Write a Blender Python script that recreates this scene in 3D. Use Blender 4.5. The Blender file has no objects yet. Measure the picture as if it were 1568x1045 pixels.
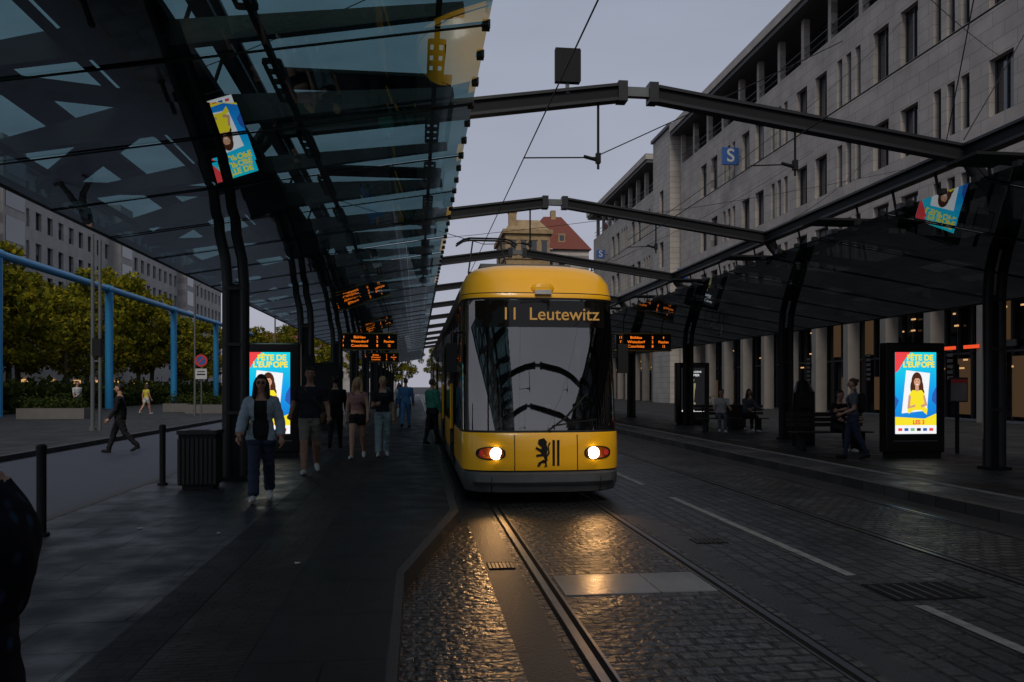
import bpy, bmesh, math, random
import numpy as np
from mathutils import Vector, Matrix
random.seed(7); np.random.seed(7)
D=bpy.data; S=bpy.context.scene; COL=S.collection
rad=math.radians

# ---------------------------------------------------------------- materials
def newmat(name):
    m=D.materials.new(name); m.use_nodes=True; nt=m.node_tree
    for n in list(nt.nodes): nt.nodes.remove(n)
    o=nt.nodes.new('ShaderNodeOutputMaterial'); return m,nt,o
def N(nt,t,**k):
    n=nt.nodes.new(t)
    for a,b in k.items(): setattr(n,a,b)
    return n
def pmat(name,c,rough=.6,metal=0,var=.25,scale=6,bump=0,bscale=40,spec=.4,coat=0):
    m,nt,o=newmat(name); b=N(nt,'ShaderNodeBsdfPrincipled')
    b.inputs['Roughness'].default_value=rough; b.inputs['Metallic'].default_value=metal
    b.inputs['Specular IOR Level'].default_value=spec; b.inputs['Coat Weight'].default_value=coat
    tc=N(nt,'ShaderNodeTexCoord'); no=N(nt,'ShaderNodeTexNoise'); no.inputs['Scale'].default_value=scale
    no.inputs['Detail'].default_value=5; nt.links.new(tc.outputs['Object'],no.inputs['Vector'])
    mx=N(nt,'ShaderNodeMix',data_type='RGBA'); nt.links.new(no.outputs['Fac'],mx.inputs['Factor'])
    mx.inputs[6].default_value=[x*(1-var) for x in c]+[1]; mx.inputs[7].default_value=[min(1,x*(1+var)) for x in c]+[1]
    nt.links.new(mx.outputs[2],b.inputs['Base Color'])
    if bump:
        n2=N(nt,'ShaderNodeTexNoise'); n2.inputs['Scale'].default_value=bscale; nt.links.new(tc.outputs['Object'],n2.inputs['Vector'])
        bp=N(nt,'ShaderNodeBump'); bp.inputs['Strength'].default_value=bump; bp.inputs['Distance'].default_value=.02
        nt.links.new(n2.outputs['Fac'],bp.inputs['Height']); nt.links.new(bp.outputs['Normal'],b.inputs['Normal'])
    nt.links.new(b.outputs[0],o.inputs[0]); return m
def emat(name,c,s=1):
    m,nt,o=newmat(name); e=N(nt,'ShaderNodeEmission'); e.inputs[0].default_value=(*c,1); e.inputs[1].default_value=s
    nt.links.new(e.outputs[0],o.inputs[0]); return m
def brickmat(name,c1,c2,mortar,bw,bh,ms=.008,rough=.5,rvar=.2,bump=.5,plane='XY',rot=0,big=.3,spec=.3,dist=.01,offset=.5,warp=.12):
    m,nt,o=newmat(name); L=nt.links.new; b=N(nt,'ShaderNodeBsdfPrincipled'); b.inputs['Specular IOR Level'].default_value=spec
    tc=N(nt,'ShaderNodeTexCoord'); src=tc.outputs['Object']
    if plane=='YZ':
        sp=N(nt,'ShaderNodeSeparateXYZ'); cb=N(nt,'ShaderNodeCombineXYZ'); L(src,sp.inputs[0]); L(sp.outputs[1],cb.inputs[0]); L(sp.outputs[2],cb.inputs[1]); L(sp.outputs[0],cb.inputs[2]); src=cb.outputs[0]
    mp=N(nt,'ShaderNodeMapping'); mp.inputs['Rotation'].default_value=(0,0,rot); L(src,mp.inputs[0])
    wn=N(nt,'ShaderNodeTexNoise'); wn.inputs['Scale'].default_value=1.6/bw*.2; L(mp.outputs[0],wn.inputs['Vector'])
    ws=N(nt,'ShaderNodeVectorMath',operation='SCALE'); L(wn.outputs['Color'],ws.inputs[0]); ws.inputs['Scale'].default_value=bw*warp
    wa=N(nt,'ShaderNodeVectorMath',operation='ADD'); L(mp.outputs[0],wa.inputs[0]); L(ws.outputs[0],wa.inputs[1])
    br=N(nt,'ShaderNodeTexBrick'); br.offset=offset; L(wa.outputs[0],br.inputs['Vector'])
    br.inputs['Color1'].default_value=(*c1,1); br.inputs['Color2'].default_value=(*c2,1); br.inputs['Mortar'].default_value=(*mortar,1)
    br.inputs['Scale'].default_value=1; br.inputs['Brick Width'].default_value=bw; br.inputs['Row Height'].default_value=bh
    br.inputs['Mortar Size'].default_value=ms; br.inputs['Mortar Smooth'].default_value=.3
    no=N(nt,'ShaderNodeTexNoise'); no.inputs['Scale'].default_value=.7; no.inputs['Detail'].default_value=8; L(tc.outputs['Object'],no.inputs['Vector'])
    rm=N(nt,'ShaderNodeMapRange'); L(no.outputs['Fac'],rm.inputs[0]); rm.inputs[1].default_value=.3; rm.inputs[2].default_value=.7; rm.inputs[3].default_value=1-big; rm.inputs[4].default_value=1+big
    ml=N(nt,'ShaderNodeVectorMath',operation='SCALE'); L(br.outputs['Color'],ml.inputs[0]); L(rm.outputs[0],ml.inputs['Scale'])
    L(ml.outputs[0],b.inputs['Base Color'])
    n3=N(nt,'ShaderNodeTexNoise'); n3.inputs['Scale'].default_value=2.3; n3.inputs['Detail'].default_value=6; L(tc.outputs['Object'],n3.inputs['Vector'])
    rr=N(nt,'ShaderNodeMapRange'); L(n3.outputs['Fac'],rr.inputs[0]); rr.inputs[1].default_value=.3; rr.inputs[2].default_value=.7; rr.inputs[3].default_value=rough-rvar; rr.inputs[4].default_value=rough+rvar
    L(rr.outputs[0],b.inputs['Roughness'])
    n4=N(nt,'ShaderNodeTexNoise'); n4.inputs['Scale'].default_value=14; L(tc.outputs['Object'],n4.inputs['Vector'])
    ad=N(nt,'ShaderNodeMath',operation='MULTIPLY_ADD'); L(br.outputs['Fac'],ad.inputs[0]); ad.inputs[1].default_value=-2.0; L(n4.outputs['Fac'],ad.inputs[2])
    bp=N(nt,'ShaderNodeBump'); bp.inputs['Strength'].default_value=bump; bp.inputs['Distance'].default_value=dist*.6
    L(ad.outputs[0],bp.inputs['Height']); L(bp.outputs[0],b.inputs['Normal']); L(b.outputs[0],o.inputs[0]); return m
def mirrormix(name,a_type,c,base,gain,power,rough,tint=(1,1,1),noise=0):
    m,nt,o=newmat(name); L=nt.links.new
    t=N(nt,a_type); t.inputs[0].default_value=(*c,1); g=N(nt,'ShaderNodeBsdfGlossy'); g.inputs['Roughness'].default_value=rough; g.inputs[0].default_value=(*tint,1)
    if noise:
        tc=N(nt,'ShaderNodeTexCoord'); no=N(nt,'ShaderNodeTexNoise'); no.inputs['Scale'].default_value=1.5; no.inputs['Detail'].default_value=7; L(tc.outputs['Object'],no.inputs['Vector'])
        mx=N(nt,'ShaderNodeMix',data_type='RGBA'); L(no.outputs['Fac'],mx.inputs['Factor']); mx.inputs[6].default_value=[x*(1-noise) for x in c]+[1]; mx.inputs[7].default_value=[min(1,x*(1+noise)) for x in c]+[1]; L(mx.outputs[2],t.inputs[0])
    lw=N(nt,'ShaderNodeLayerWeight'); lw.inputs[0].default_value=.5
    p=N(nt,'ShaderNodeMath',operation='POWER'); L(lw.outputs['Facing'],p.inputs[0]); p.inputs[1].default_value=power
    q=N(nt,'ShaderNodeMath',operation='MULTIPLY_ADD',use_clamp=True); L(p.outputs[0],q.inputs[0]); q.inputs[1].default_value=gain; q.inputs[2].default_value=base
    s=N(nt,'ShaderNodeMixShader'); L(q.outputs[0],s.inputs[0]); L(t.outputs[0],s.inputs[1]); L(g.outputs[0],s.inputs[2]); L(s.outputs[0],o.inputs[0]); return m
def glassmat(name,tint,base=.1,gain=.8,power=4,rough=.02,noise=.3): return mirrormix(name,'ShaderNodeBsdfTransparent',tint,base,gain,power,rough,(.85,.95,1),noise)
def darkglass(name,c=(.01,.012,.014),base=.1,gain=.8,power=4,rough=.03): return mirrormix(name,'ShaderNodeBsdfDiffuse',c,base,gain,power,rough)

M={}
M['steel']=pmat('dark_steel',(.012,.013,.015),.42,.0,.3,3,.08,20,spec=.35)
M['steel2']=pmat('dark_steel_matte',(.007,.008,.009),.65,0,.3,spec=.2)
M['grey']=pmat('grey_metal',(.16,.16,.16),.4,.6,.2)
M['pole']=pmat('pole_grey',(.10,.11,.11),.5,.2,.2)
M['yellow']=pmat('tram_yellow',(.92,.45,.010),.3,0,.06,2,.02,6,coat=.3)
M['bumper']=pmat('bumper_grey',(.10,.105,.11),.38,.4,.3,5)
M['black']=pmat('black_rubber',(.008,.008,.008),.6,spec=.25)
M['blackgl']=pmat('black_gloss',(.007,.007,.008),.18,0,.2)
M['screen']=mirrormix('windscreen_glass','ShaderNodeBsdfTransparent',(.42,.42,.42),.20,.25,3,.015,(1,.97,.93))
M['cabin']=pmat('cab_interior',(.022,.022,.024),.7,0,.3)
M['cabin2']=pmat('cab_panel',(.07,.068,.065),.6,0,.3)
M['dpanel']=darkglass('display_panel',(.008,.007,.006),.03,.2,4)
M['sideglass']=darkglass('side_window_glass',(.01,.012,.014),.07,.5,4)
M['sidedark']=pmat('tram_side_dark',(.03,.03,.032),.35,0,.2)
M['canglass']=glassmat('canopy_glass',(.15,.27,.285),.10,.80,2.9,.012,.35)
M['canglassR']=glassmat('canopy_glass_smoked',(.055,.07,.078),.09,.45,3.4,.015)
M['rail']=pmat('rail_steel',(.22,.22,.23),.32,1,.3,9)
M['groove']=pmat('rail_groove',(.005,.005,.005),.9,spec=.1)
M['kerb']=pmat('granite_kerb',(.034,.032,.031),.6,0,.4,9,.2,60,spec=.28)
M['white']=pmat('white_paint_worn',(.10,.10,.10),.65,0,.8,9,.1,60,spec=.25)
M['asphalt']=pmat('asphalt',(.030,.034,.048),.6,0,.35,2.5,.35,160,spec=.3)
M['ground']=pmat('ground_mat',(.035,.035,.037),.8,0,.3,1.5,.2,40,spec=.2)
M['plaza']=brickmat('plaza_slabs',(.030,.029,.029),(.023,.023,.024),(.010,.010,.010),1.0,.5,.012,.7,.12,spec=.15)
M['slab']=brickmat('platform_slabs',(.030,.031,.034),(.017,.018,.020),(.003,.003,.003),.9,.6,.014,.50,.17,.5,big=.5,spec=.25,dist=.015)
M['tact']=brickmat('ribbed_tactile',(.031,.024,.020),(.024,.019,.016),(.005,.004,.004),.30,.05,.012,.55,.12,.8,spec=.20,dist=.02)
M['dstrip']=brickmat('dark_strip',(.009,.009,.010),(.012,.012,.013),(.003,.003,.003),.12,.12,.010,.6,.12,spec=.18)
M['edge']=brickmat('edge_slabs',(.011,.010,.010),(.015,.013,.013),(.003,.003,.003),.9,.9,.010,.52,.15,.3,spec=.18)
M['brick']=brickmat('wet_brick_setts',(.050,.033,.026),(.022,.016,.014),(.003,.003,.003),.21,.085,.012,.32,.08,1,dist=.035,spec=.5,warp=.08)
M['cobble']=brickmat('granite_setts',(.034,.034,.034),(.016,.016,.017),(.003,.003,.003),.19,.13,.016,.42,.11,1,dist=.035,spec=.34,big=.45,warp=.16)
M['cobble2']=brickmat('granite_setts_large',(.024,.025,.027),(.012,.012,.014),(.003,.003,.003),.28,.16,.016,.46,.12,1,rot=rad(90),dist=.03,spec=.27,big=.45,warp=.14)
M['conc']=pmat('concrete_strip',(.014,.014,.015),.48,0,.5,3,.25,50,spec=.32)
M['plate']=brickmat('metal_plate',(.13,.13,.13),(.08,.08,.08),(.02,.02,.02),1.0,2,.01,.35,.12,.3,big=.5,spec=.5)
M['wall']=brickmat('limestone_cladding',(.40,.36,.325),(.355,.32,.29),(.21,.19,.17),1.4,.62,.016,.8,.1,.15,plane='YZ',big=.16,warp=.01)
M['wallB']=brickmat('limestone_cladding_b',(.40,.365,.33),(.36,.335,.305),(.19,.17,.16),1.0,.5,.02,.8,.1,.15,plane='YZ',big=.14,warp=.01)
M['wall_l']=brickmat('pale_facade',(.33,.315,.305),(.31,.30,.29),(.22,.20,.20),2.0,1.0,.01,.8,.1,.1,plane='YZ',big=.14,warp=.01)
M['sand']=pmat('old_sandstone',(.30,.21,.11),.85,0,.55,1.2,.3,6)
M['redroof']=pmat('red_tiles',(.15,.040,.025),.75,0,.3,3,.3,12)
M['eave']=pmat('eave_grey',(.08,.08,.082),.6)
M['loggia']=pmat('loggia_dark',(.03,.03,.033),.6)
M['wglass']=darkglass('building_window_glass',(.018,.020,.024),.08,.6,3,.04)
M['wglassB']=darkglass('building_window_blind',(.14,.14,.135),.12,.7,3,.08)
M['shopglass']=darkglass('shop_window_glass',(.008,.009,.010),.04,.25,4,.03)
M['frame']=pmat('window_frame',(.05,.05,.055),.5)
M['pillar']=pmat('pale_pillar',(.21,.19,.17),.7,0,.2,2)
M['blue']=pmat('blue_paint',(.02,.20,.42),.45,0,.15,3)
M['signblue']=pmat('sign_blue',(.02,.08,.26),.5)
M['signwhite']=pmat('sign_white',(.42,.42,.42),.6)
M['signred']=pmat('sign_red',(.45,.02,.02),.5)
M['nb']=pmat('notice_paper',(.16,.14,.13),.6)
M['bark']=pmat('bark',(.05,.04,.03),.9,0,.3,8,.5,20)
M['wood']=pmat('bench_slats',(.03,.022,.018),.6)
M['planter']=pmat('planter_concrete',(.11,.105,.10),.8,0,.25,2,.2,30)
M['amber']=emat('amber_led',(1,.20,.015),1.4)
M['amberdim']=emat('amber_dim',(.95,.52,.16),.34)
M['housing']=pmat('sign_housing',(.26,.16,.04),.5)
M['lamp']=emat('headlamp_glow',(1,.80,.50),11)
M['lampring']=pmat('lamp_amber_housing',(.30,.06,.01),.2,0,.2)
M['warmshop']=emat('shop_light',(1,.55,.22),.7)
M['warmdim']=emat('shop_interior_dim',(1,.58,.30),.05)
M['redneon']=emat('red_neon',(1,.10,.03),.8)
M['white_e']=emat('poster_white',(.92,.93,.95),1.0)
M['yellow_e']=emat('poster_yellow',(.95,.78,.03),1.0)
M['skin_e']=emat('poster_skin',(.72,.38,.24),.9)
M['hair_e']=emat('poster_hair',(.09,.03,.015),.8)
M['red_e']=emat('poster_red',(.85,.06,.07),1.0)
M['blue_e']=emat('poster_navy',(.03,.12,.5),.9)
M['green_e']=emat('poster_green',(.25,.6,.3),.8)
M['gold_e']=emat('poster_gold',(.50,.42,.24),.5)
M['dark_e']=emat('poster_black',(.012,.012,.014),1)
def poster_bg():
    m,nt,o=newmat('poster_background'); L=nt.links.new
    tc=N(nt,'ShaderNodeTexCoord'); sp=N(nt,'ShaderNodeSeparateXYZ'); L(tc.outputs['Object'],sp.inputs[0])
    a=N(nt,'ShaderNodeMath',operation='MULTIPLY_ADD'); L(sp.outputs[0],a.inputs[0]); a.inputs[1].default_value=-.25; L(sp.outputs[2],a.inputs[2])
    mr=N(nt,'ShaderNodeMapRange'); L(a.outputs[0],mr.inputs[0]); mr.inputs[1].default_value=.5; mr.inputs[2].default_value=2.25
    cr=N(nt,'ShaderNodeValToRGB'); L(mr.outputs[0],cr.inputs[0]); e=cr.color_ramp.elements
    e[0].position=0; e[0].color=(.01,.13,.60,1); e[1].position=1; e[1].color=(.01,.72,.80,1)
    x=cr.color_ramp.elements.new(.5); x.color=(.01,.36,.85,1)
    em=N(nt,'ShaderNodeEmission'); L(cr.outputs[0],em.inputs[0]); em.inputs[1].default_value=1.0; L(em.outputs[0],o.inputs[0]); return m
M['bg_e']=poster_bg()
def leafmat(name,c1,c2,c3):
    m,nt,o=newmat(name); L=nt.links.new
    g=N(nt,'ShaderNodeNewGeometry'); cr=N(nt,'ShaderNodeValToRGB'); L(g.outputs['Random Per Island'],cr.inputs[0])
    cr.color_ramp.elements[0].color=(*c1,1); cr.color_ramp.elements[1].color=(*c3,1); x=cr.color_ramp.elements.new(.5); x.color=(*c2,1)
    d=N(nt,'ShaderNodeBsdfDiffuse'); t=N(nt,'ShaderNodeBsdfTranslucent'); s=N(nt,'ShaderNodeMixShader'); s.inputs[0].default_value=.3
    L(cr.outputs[0],d.inputs[0]); L(cr.outputs[0],t.inputs[0]); L(d.outputs[0],s.inputs[1]); L(t.outputs[0],s.inputs[2]); L(s.outputs[0],o.inputs[0]); return m
M['leaf']=leafmat('foliage',(.05,.07,.012),(.16,.16,.016),(.33,.26,.02))
M['leaf2']=leafmat('foliage_dark',(.02,.035,.012),(.04,.06,.015),(.07,.08,.02))

# ---------------------------------------------------------------- mesh builder
class MB:
    def __init__(s): s.v=[];s.f=[];s.m=[];s.mats=[]
    def mi(s,k):
        if k not in s.mats: s.mats.append(k)
        return s.mats.index(k)
    def poly(s,pts,k):
        n=len(s.v); s.v+= [tuple(p) for p in pts]; s.f.append(tuple(range(n,n+len(pts)))); s.m.append(s.mi(k))
    def box(s,x0,x1,y0,y1,z0,z1,k):
        n=len(s.v); s.v+=[(x,y,z) for z in (z0,z1) for y in (y0,y1) for x in (x0,x1)]
        for f in ((0,2,3,1),(4,5,7,6),(0,1,5,4),(2,6,7,3),(0,4,6,2),(1,3,7,5)): s.f.append(tuple(n+i for i in f)); s.m.append(s.mi(k))
    def beam(s,p,q,w,h,k,h2=None):
        p=Vector(p);q=Vector(q);d=(q-p).normalized(); up=Vector((0,0,1))
        if abs(d.z)>.95: up=Vector((0,1,0))
        r=d.cross(up).normalized(); u=r.cross(d).normalized(); n=len(s.v); h2=h if h2 is None else h2
        for c,hh in ((p,h),(q,h2)):
            for a,b in ((-1,-1),(1,-1),(1,1),(-1,1)): s.v.append(tuple(c+r*a*w/2+u*b*hh/2))
        for f in ((0,1,2,3),(7,6,5,4),(0,4,5,1),(1,5,6,2),(2,6,7,3),(3,7,4,0)): s.f.append(tuple(n+i for i in f)); s.m.append(s.mi(k))
    def tube(s,pts,r,k,n=8,sc=(1,1)):
        pts=[Vector(p) for p in pts]; rs=r if isinstance(r,(list,tuple)) else [r]*len(pts); base=len(s.v); prev=None
        for i,p in enumerate(pts):
            d=(pts[min(i+1,len(pts)-1)]-pts[max(i-1,0)]).normalized()
            if prev is None:
                a=Vector((1,0,0)) if abs(d.x)<.8 else Vector((0,1,0))
                prev=(a-d*a.dot(d)).normalized()
            else: prev=(prev-d*prev.dot(d)).normalized()
            b=d.cross(prev)
            for j in range(n):
                t=2*math.pi*j/n; s.v.append(tuple(p+(prev*math.cos(t)*sc[0]+b*math.sin(t)*sc[1])*rs[i]))
        for i in range(len(pts)-1):
            for j in range(n):
                a=base+i*n+j; b=base+i*n+(j+1)%n; s.f.append((a,b,b+n,a+n)); s.m.append(s.mi(k))
        s.f.append(tuple(base+j for j in reversed(range(n)))); s.m.append(s.mi(k))
        e=base+(len(pts)-1)*n; s.f.append(tuple(e+j for j in range(n))); s.m.append(s.mi(k))
    def ell(s,c,r,k,nu=14,nv=9,fn=None):
        base=len(s.v)
        for i in range(nv+1):
            th=math.pi*i/nv
            for j in range(nu):
                ph=2*math.pi*j/nu; p=[math.sin(th)*math.cos(ph),math.sin(th)*math.sin(ph),math.cos(th)]
                if fn: p=fn(p)
                s.v.append((c[0]+p[0]*r[0],c[1]+p[1]*r[1],c[2]+p[2]*r[2]))
        for i in range(nv):
            for j in range(nu):
                a=base+i*nu+j;b=base+i*nu+(j+1)%nu; s.f.append((a,a+nu,b+nu,b)); s.m.append(s.mi(k))
    def prism(s,pts,z0,z1,k,kside=None):
        n=len(s.v);c=len(pts); s.v+=[(x,y,z0) for x,y in pts]+[(x,y,z1) for x,y in pts]
        s.f.append(tuple(n+c+i for i in range(c))); s.m.append(s.mi(k))
        for i in range(c):
            j=(i+1)%c; s.f.append((n+i,n+j,n+c+j,n+c+i)); s.m.append(s.mi(kside or k))
    def disc(s,c,rx,rz,k,n=20,y=None):
        s.poly([(c[0]+rx*math.cos(2*math.pi*i/n),c[1],c[2]+rz*math.sin(2*math.pi*i/n)) for i in range(n)],k)
    def obj(s,name,parent=None,smooth=False,bevel=0,loc=None,rotz=0,merge=False):
        me=D.meshes.new(name); me.from_pydata(s.v,[],s.f)
        for k in s.mats: me.materials.append(M[k] if isinstance(k,str) else k)
        me.polygons.foreach_set('material_index',s.m)
        if merge:
            bm=bmesh.new(); bm.from_mesh(me); bmesh.ops.remove_doubles(bm,verts=bm.verts,dist=.0005); bmesh.ops.recalc_face_normals(bm,faces=bm.faces); bm.to_mesh(me); bm.free()
        if smooth: me.polygons.foreach_set('use_smooth',[True]*len(me.polygons))
        ob=D.objects.new(name,me); COL.objects.link(ob)
        if parent: ob.parent=parent
        if loc: ob.location=loc
        ob.rotation_euler[2]=rotz
        if bevel:
            b=ob.modifiers.new('b','BEVEL'); b.width=bevel; b.segments=2; b.limit_method='ANGLE'
        return ob
def empty(name,loc=(0,0,0),rotz=0):
    e=D.objects.new(name,None); COL.objects.link(e); e.location=loc; e.rotation_euler[2]=rotz; e.empty_display_size=.2; return e
def text(parent,s,size,loc,mat,rotz=0,ext=.002,align='CENTER',sx=1,name='lettering',bold=0,roll=0):
    c=D.curves.new(name,'FONT'); c.body=s; c.size=size; c.extrude=ext; c.align_x=align; c.align_y='CENTER'; c.offset=bold
    o=D.objects.new('tmp',c); COL.objects.link(o); dg=bpy.context.evaluated_depsgraph_get(); me=D.meshes.new_from_object(o.evaluated_get(dg)); D.objects.remove(o)
    me.materials.clear(); me.materials.append(M[mat]); ob=D.objects.new(name,me); COL.objects.link(ob); ob.parent=parent
    ob.location=loc; ob.rotation_euler=(rad(90),roll,rotz); ob.scale=(sx,1,1); return ob

# ---------------------------------------------------------------- ground
m=MB(); m.poly([(-900,-600,-.03),(900,-600,-.03),(900,1500,-.03),(-900,1500,-.03)],'ground'); m.obj('ground')
m=MB(); m.poly([(-9.0,-40,-.01),(-4.2,-40,-.01),(-4.2,180,-.01),(-9.0,180,-.01)],'asphalt'); m.obj('road')
m=MB()
def sheet(x0,x1,y0,y1,z,k): m.poly([(x0,y0,z),(x1,y0,z),(x1,y1,z),(x0,y1,z)],k)
sheet(-.3,.62,-30,170,-.006,'brick'); sheet(.62,.92,-30,170,-.006,'conc'); sheet(.92,2.65,-30,170,-.006,'cobble')
sheet(2.65,2.88,-30,170,-.006,'conc'); sheet(2.88,4.95,-30,170,-.006,'cobble2'); sheet(4.95,6.62,-30,170,-.006,'cobble'); sheet(6.62,7.2,-30,170,-.006,'conc')
m.obj('track_bed')
for cx in (1.785,5.785):
    e=empty('tram_track'); m=MB()
    for s in (-1,1):
        x=cx+s*.735
        m.box(x-.028,x+.028,-30,170,-.05,.003,'rail'); m.box(x-s*.050-.022,x-s*.050+.022,-30,170,-.05,-.001,'groove'); m.box(x-s*.082-.010,x-s*.082+.010,-30,170,-.05,.002,'rail')
        m.box(x+s*.045-.012,x+s*.045+.012,-30,170,-.05,-.002,'groove')
    m.obj('rails',e)
m=MB(); m.box(1.17,2.42,6.2,6.85,-.02,.001,'plate'); m.obj('metal_cover_plate')
for (x,y,w,l) in ((4.05,6.0,.75,.5),(3.1,8.2,.35,.25),(.77,7.3,.24,.28)):
    m=MB(); m.box(x-w/2,x+w/2,y-l/2,y+l/2,-.02,.001,'groove')
    for i in range(7): 
        xx=x-w/2+w*(i+.5)/7; m.box(xx-.012,xx+.012,y-l/2+.03,y+l/2-.03,-.01,.003,'steel')
    m.obj('drain_cover')
m=MB()
for a,b in ((6.55,11.5),(-3,5.6),(13,20),(22,30),(32,44)): m.poly([(3.72,a,.0),(3.82,a,.0),(3.82,b,.0),(3.72,b,.0)],'white')
m.obj('painted_line')
e=empty('tram_platform'); m=MB()
m.prism([(-4.25,-30),(-.1,-30),(-.1,6.45),(.5,9.6),(.5,120),(-4.25,120)],-.02,.146,'slab','kerb'); m.obj('slab',e)
m=MB()
def sh(x0,x1,y0,y1,z,k): m.poly([(x0,y0,z),(x1,y0,z),(x1,y1,z),(x0,y1,z)],k)
sh(-1.78,-1.46,-30,120,.150,'dstrip'); sh(-1.45,-.93,-30,120,.150,'tact'); sh(-.92,-.17,-30,120,.150,'edge')
m.poly([(-.16,-30,.150),(-.1,-30,.150),(-.1,6.45,.150),(.5,9.6,.150),(.5,120,.150),(.40,120,.150),(.40,9.65,.150),(-.16,6.55,.150)],'kerb')
m.poly([(-.165,6.56,.1495),(.39,9.66,.1495),(.39,120,.1495),(-.165,120,.1495)],'edge')
sh(-4.25,-4.10,-30,120,.150,'kerb')
m.obj('paving_bands',e)
e=empty('tram_platform'); m=MB()
m.box(7.05,13.2,-30,120,-.02,.146,'slab'); m.obj('slab',e)
m=MB(); sh(7.05,7.18,-30,120,.150,'kerb'); sh(7.95,8.12,-30,120,.150,'white'); sh(8.2,8.7,-30,120,.150,'tact'); m.obj('paving_bands',e)
m=MB(); m.box(13.2,24.5,-30,170,-.025,.10,'plaza'); m.obj('pavement')
m=MB(); m.box(-40,-9.0,-30,170,-.025,.12,'plaza'); m.box(-9.16,-9.0,-30,170,.121,.125,'kerb'); m.obj('pavement')
m=MB()
for x,y in ((-1.0,6.9),(-2.0,8.4),(-2.9,8.8)):
    a=random.random()*3; p=[(x+.04*math.cos(a+q)*(1 if i%2 else .6),y+.04*math.sin(a+q),.156+.008*(i%2)) for i,q in enumerate((0,1.5,3.1,4.6))]; m.poly(p,'signwhite')
m.obj('litter')

# ---------------------------------------------------------------- canopies + gantries
def canopy(sgn,xi,zi,xo,zo,xc,glass):
    e=empty('tram_stop_glass_canopy')
    sl=(zi-zo)/(xi-xo); Z=lambda x: zi+(x-xi)*sl
    y0,y1=-27.7,95.3; n=int((y1-y0)/2.05); g=MB(); st=MB(); sd=1 if xo>xi else -1
    for i in range(n):
        a=y0+i*2.05; b=a+2.048; t=random.uniform(-.005,.005)
        g.poly([(xo,a,Z(xo)-t),(xi,a,Z(xi)+t),(xi,b,Z(xi)-t),(xo,b,Z(xo)+t)],glass)
        st.beam((xo,a,Z(xo)-.012),(xi,a,Z(xi)-.012),.028,.012,'steel2')
        big=(i%4==0); h=.46 if big else (.40 if i%2==0 else .26); w_=.16 if big else .10
        x1=xi+sd*.22
        st.beam((xc,a,Z(xc)+h/2+.10),(x1,a,Z(x1)+.15),w_,h,'steel',.10)
        st.beam((xc,a,Z(xc)+h/2+.10),(xo,a,Z(xo)+.13),w_,h,'steel',.09)
        if i%2==0: st.box(min(x1,xi+sd*2.3),max(x1,xi+sd*2.3),a+.35,a+.95,Z(xi)+.42,Z(xi)+.46,'steel2')
    L=abs(xi-xo)
    for k,d in enumerate((.45,1.96,3.47,4.98)):
        x=xi+sd*d
        if d>L: continue
        st.beam((x,y0,Z(x)+.09),(x,y1,Z(x)+.09),.05,.07,'steel2')
        if k<2:
            for q in (-.075,.075): 
                for j in range(n): st.box(x+q-.012,x+q+.012,y0+j*2.05+.35,y0+j*2.05+1.35,Z(x)+.015,Z(x)+.06,'steel2')
            for j in range(n):
                for q in (.35,.6,.85,1.1,1.35): st.box(x-.075,x+.075,y0+j*2.05+q-.015,y0+j*2.05+q+.015,Z(x)+.015,Z(x)+.06,'steel2')
    st.beam((xo,y0,Z(xo)+.05),(xo,y1,Z(xo)+.05),.05,.12,'steel')
    for j in range(n):
        for q in (.05,.7,1.4):
            yy=y0+j*2.05+q; st.box(xi-.05,xi+.02,yy-.05,yy+.05,Z(xi)-.03,Z(xi)+.04,'steel2')
    for j in range(0,n):
        ya=y0+j*2.05; xA=xc; xB=xo
        A=(xA,ya,Z(xA)+.45);B=(xB,ya+2.05,Z(xB)+.3)
        if j%2: A=(xA,ya+2.05,Z(xA)+.45);B=(xB,ya,Z(xB)+.3)
        st.beam(A,B,.40,.10,'steel2')
    g.obj('glass_panes',e); st.obj('steelwork',e)
    s2=MB()
    s2.beam((xc-sd*.25,y0,Z(xc)+.5),(xc-sd*.25,y1,Z(xc)+.5),1.0,.08,'steel2')  # flat opaque strips, added over the glass to darken the canopy
    s2.beam((xc+sd*1.3,y0,Z(xc)+.42),(xc+sd*1.3,y1,Z(xc)+.42),.4,.06,'steel2')
    s2.obj('darkening_panels',e)
    return Z
ZL=canopy(-1,.64,4.92,-4.83,4.0,-2.85,'canglass')
ZR=canopy(1,7.0,4.25,12.2,3.44,10.35,'canglassR')
FY=[13.3+8.2*k for k in range(-5,11)]
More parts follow.
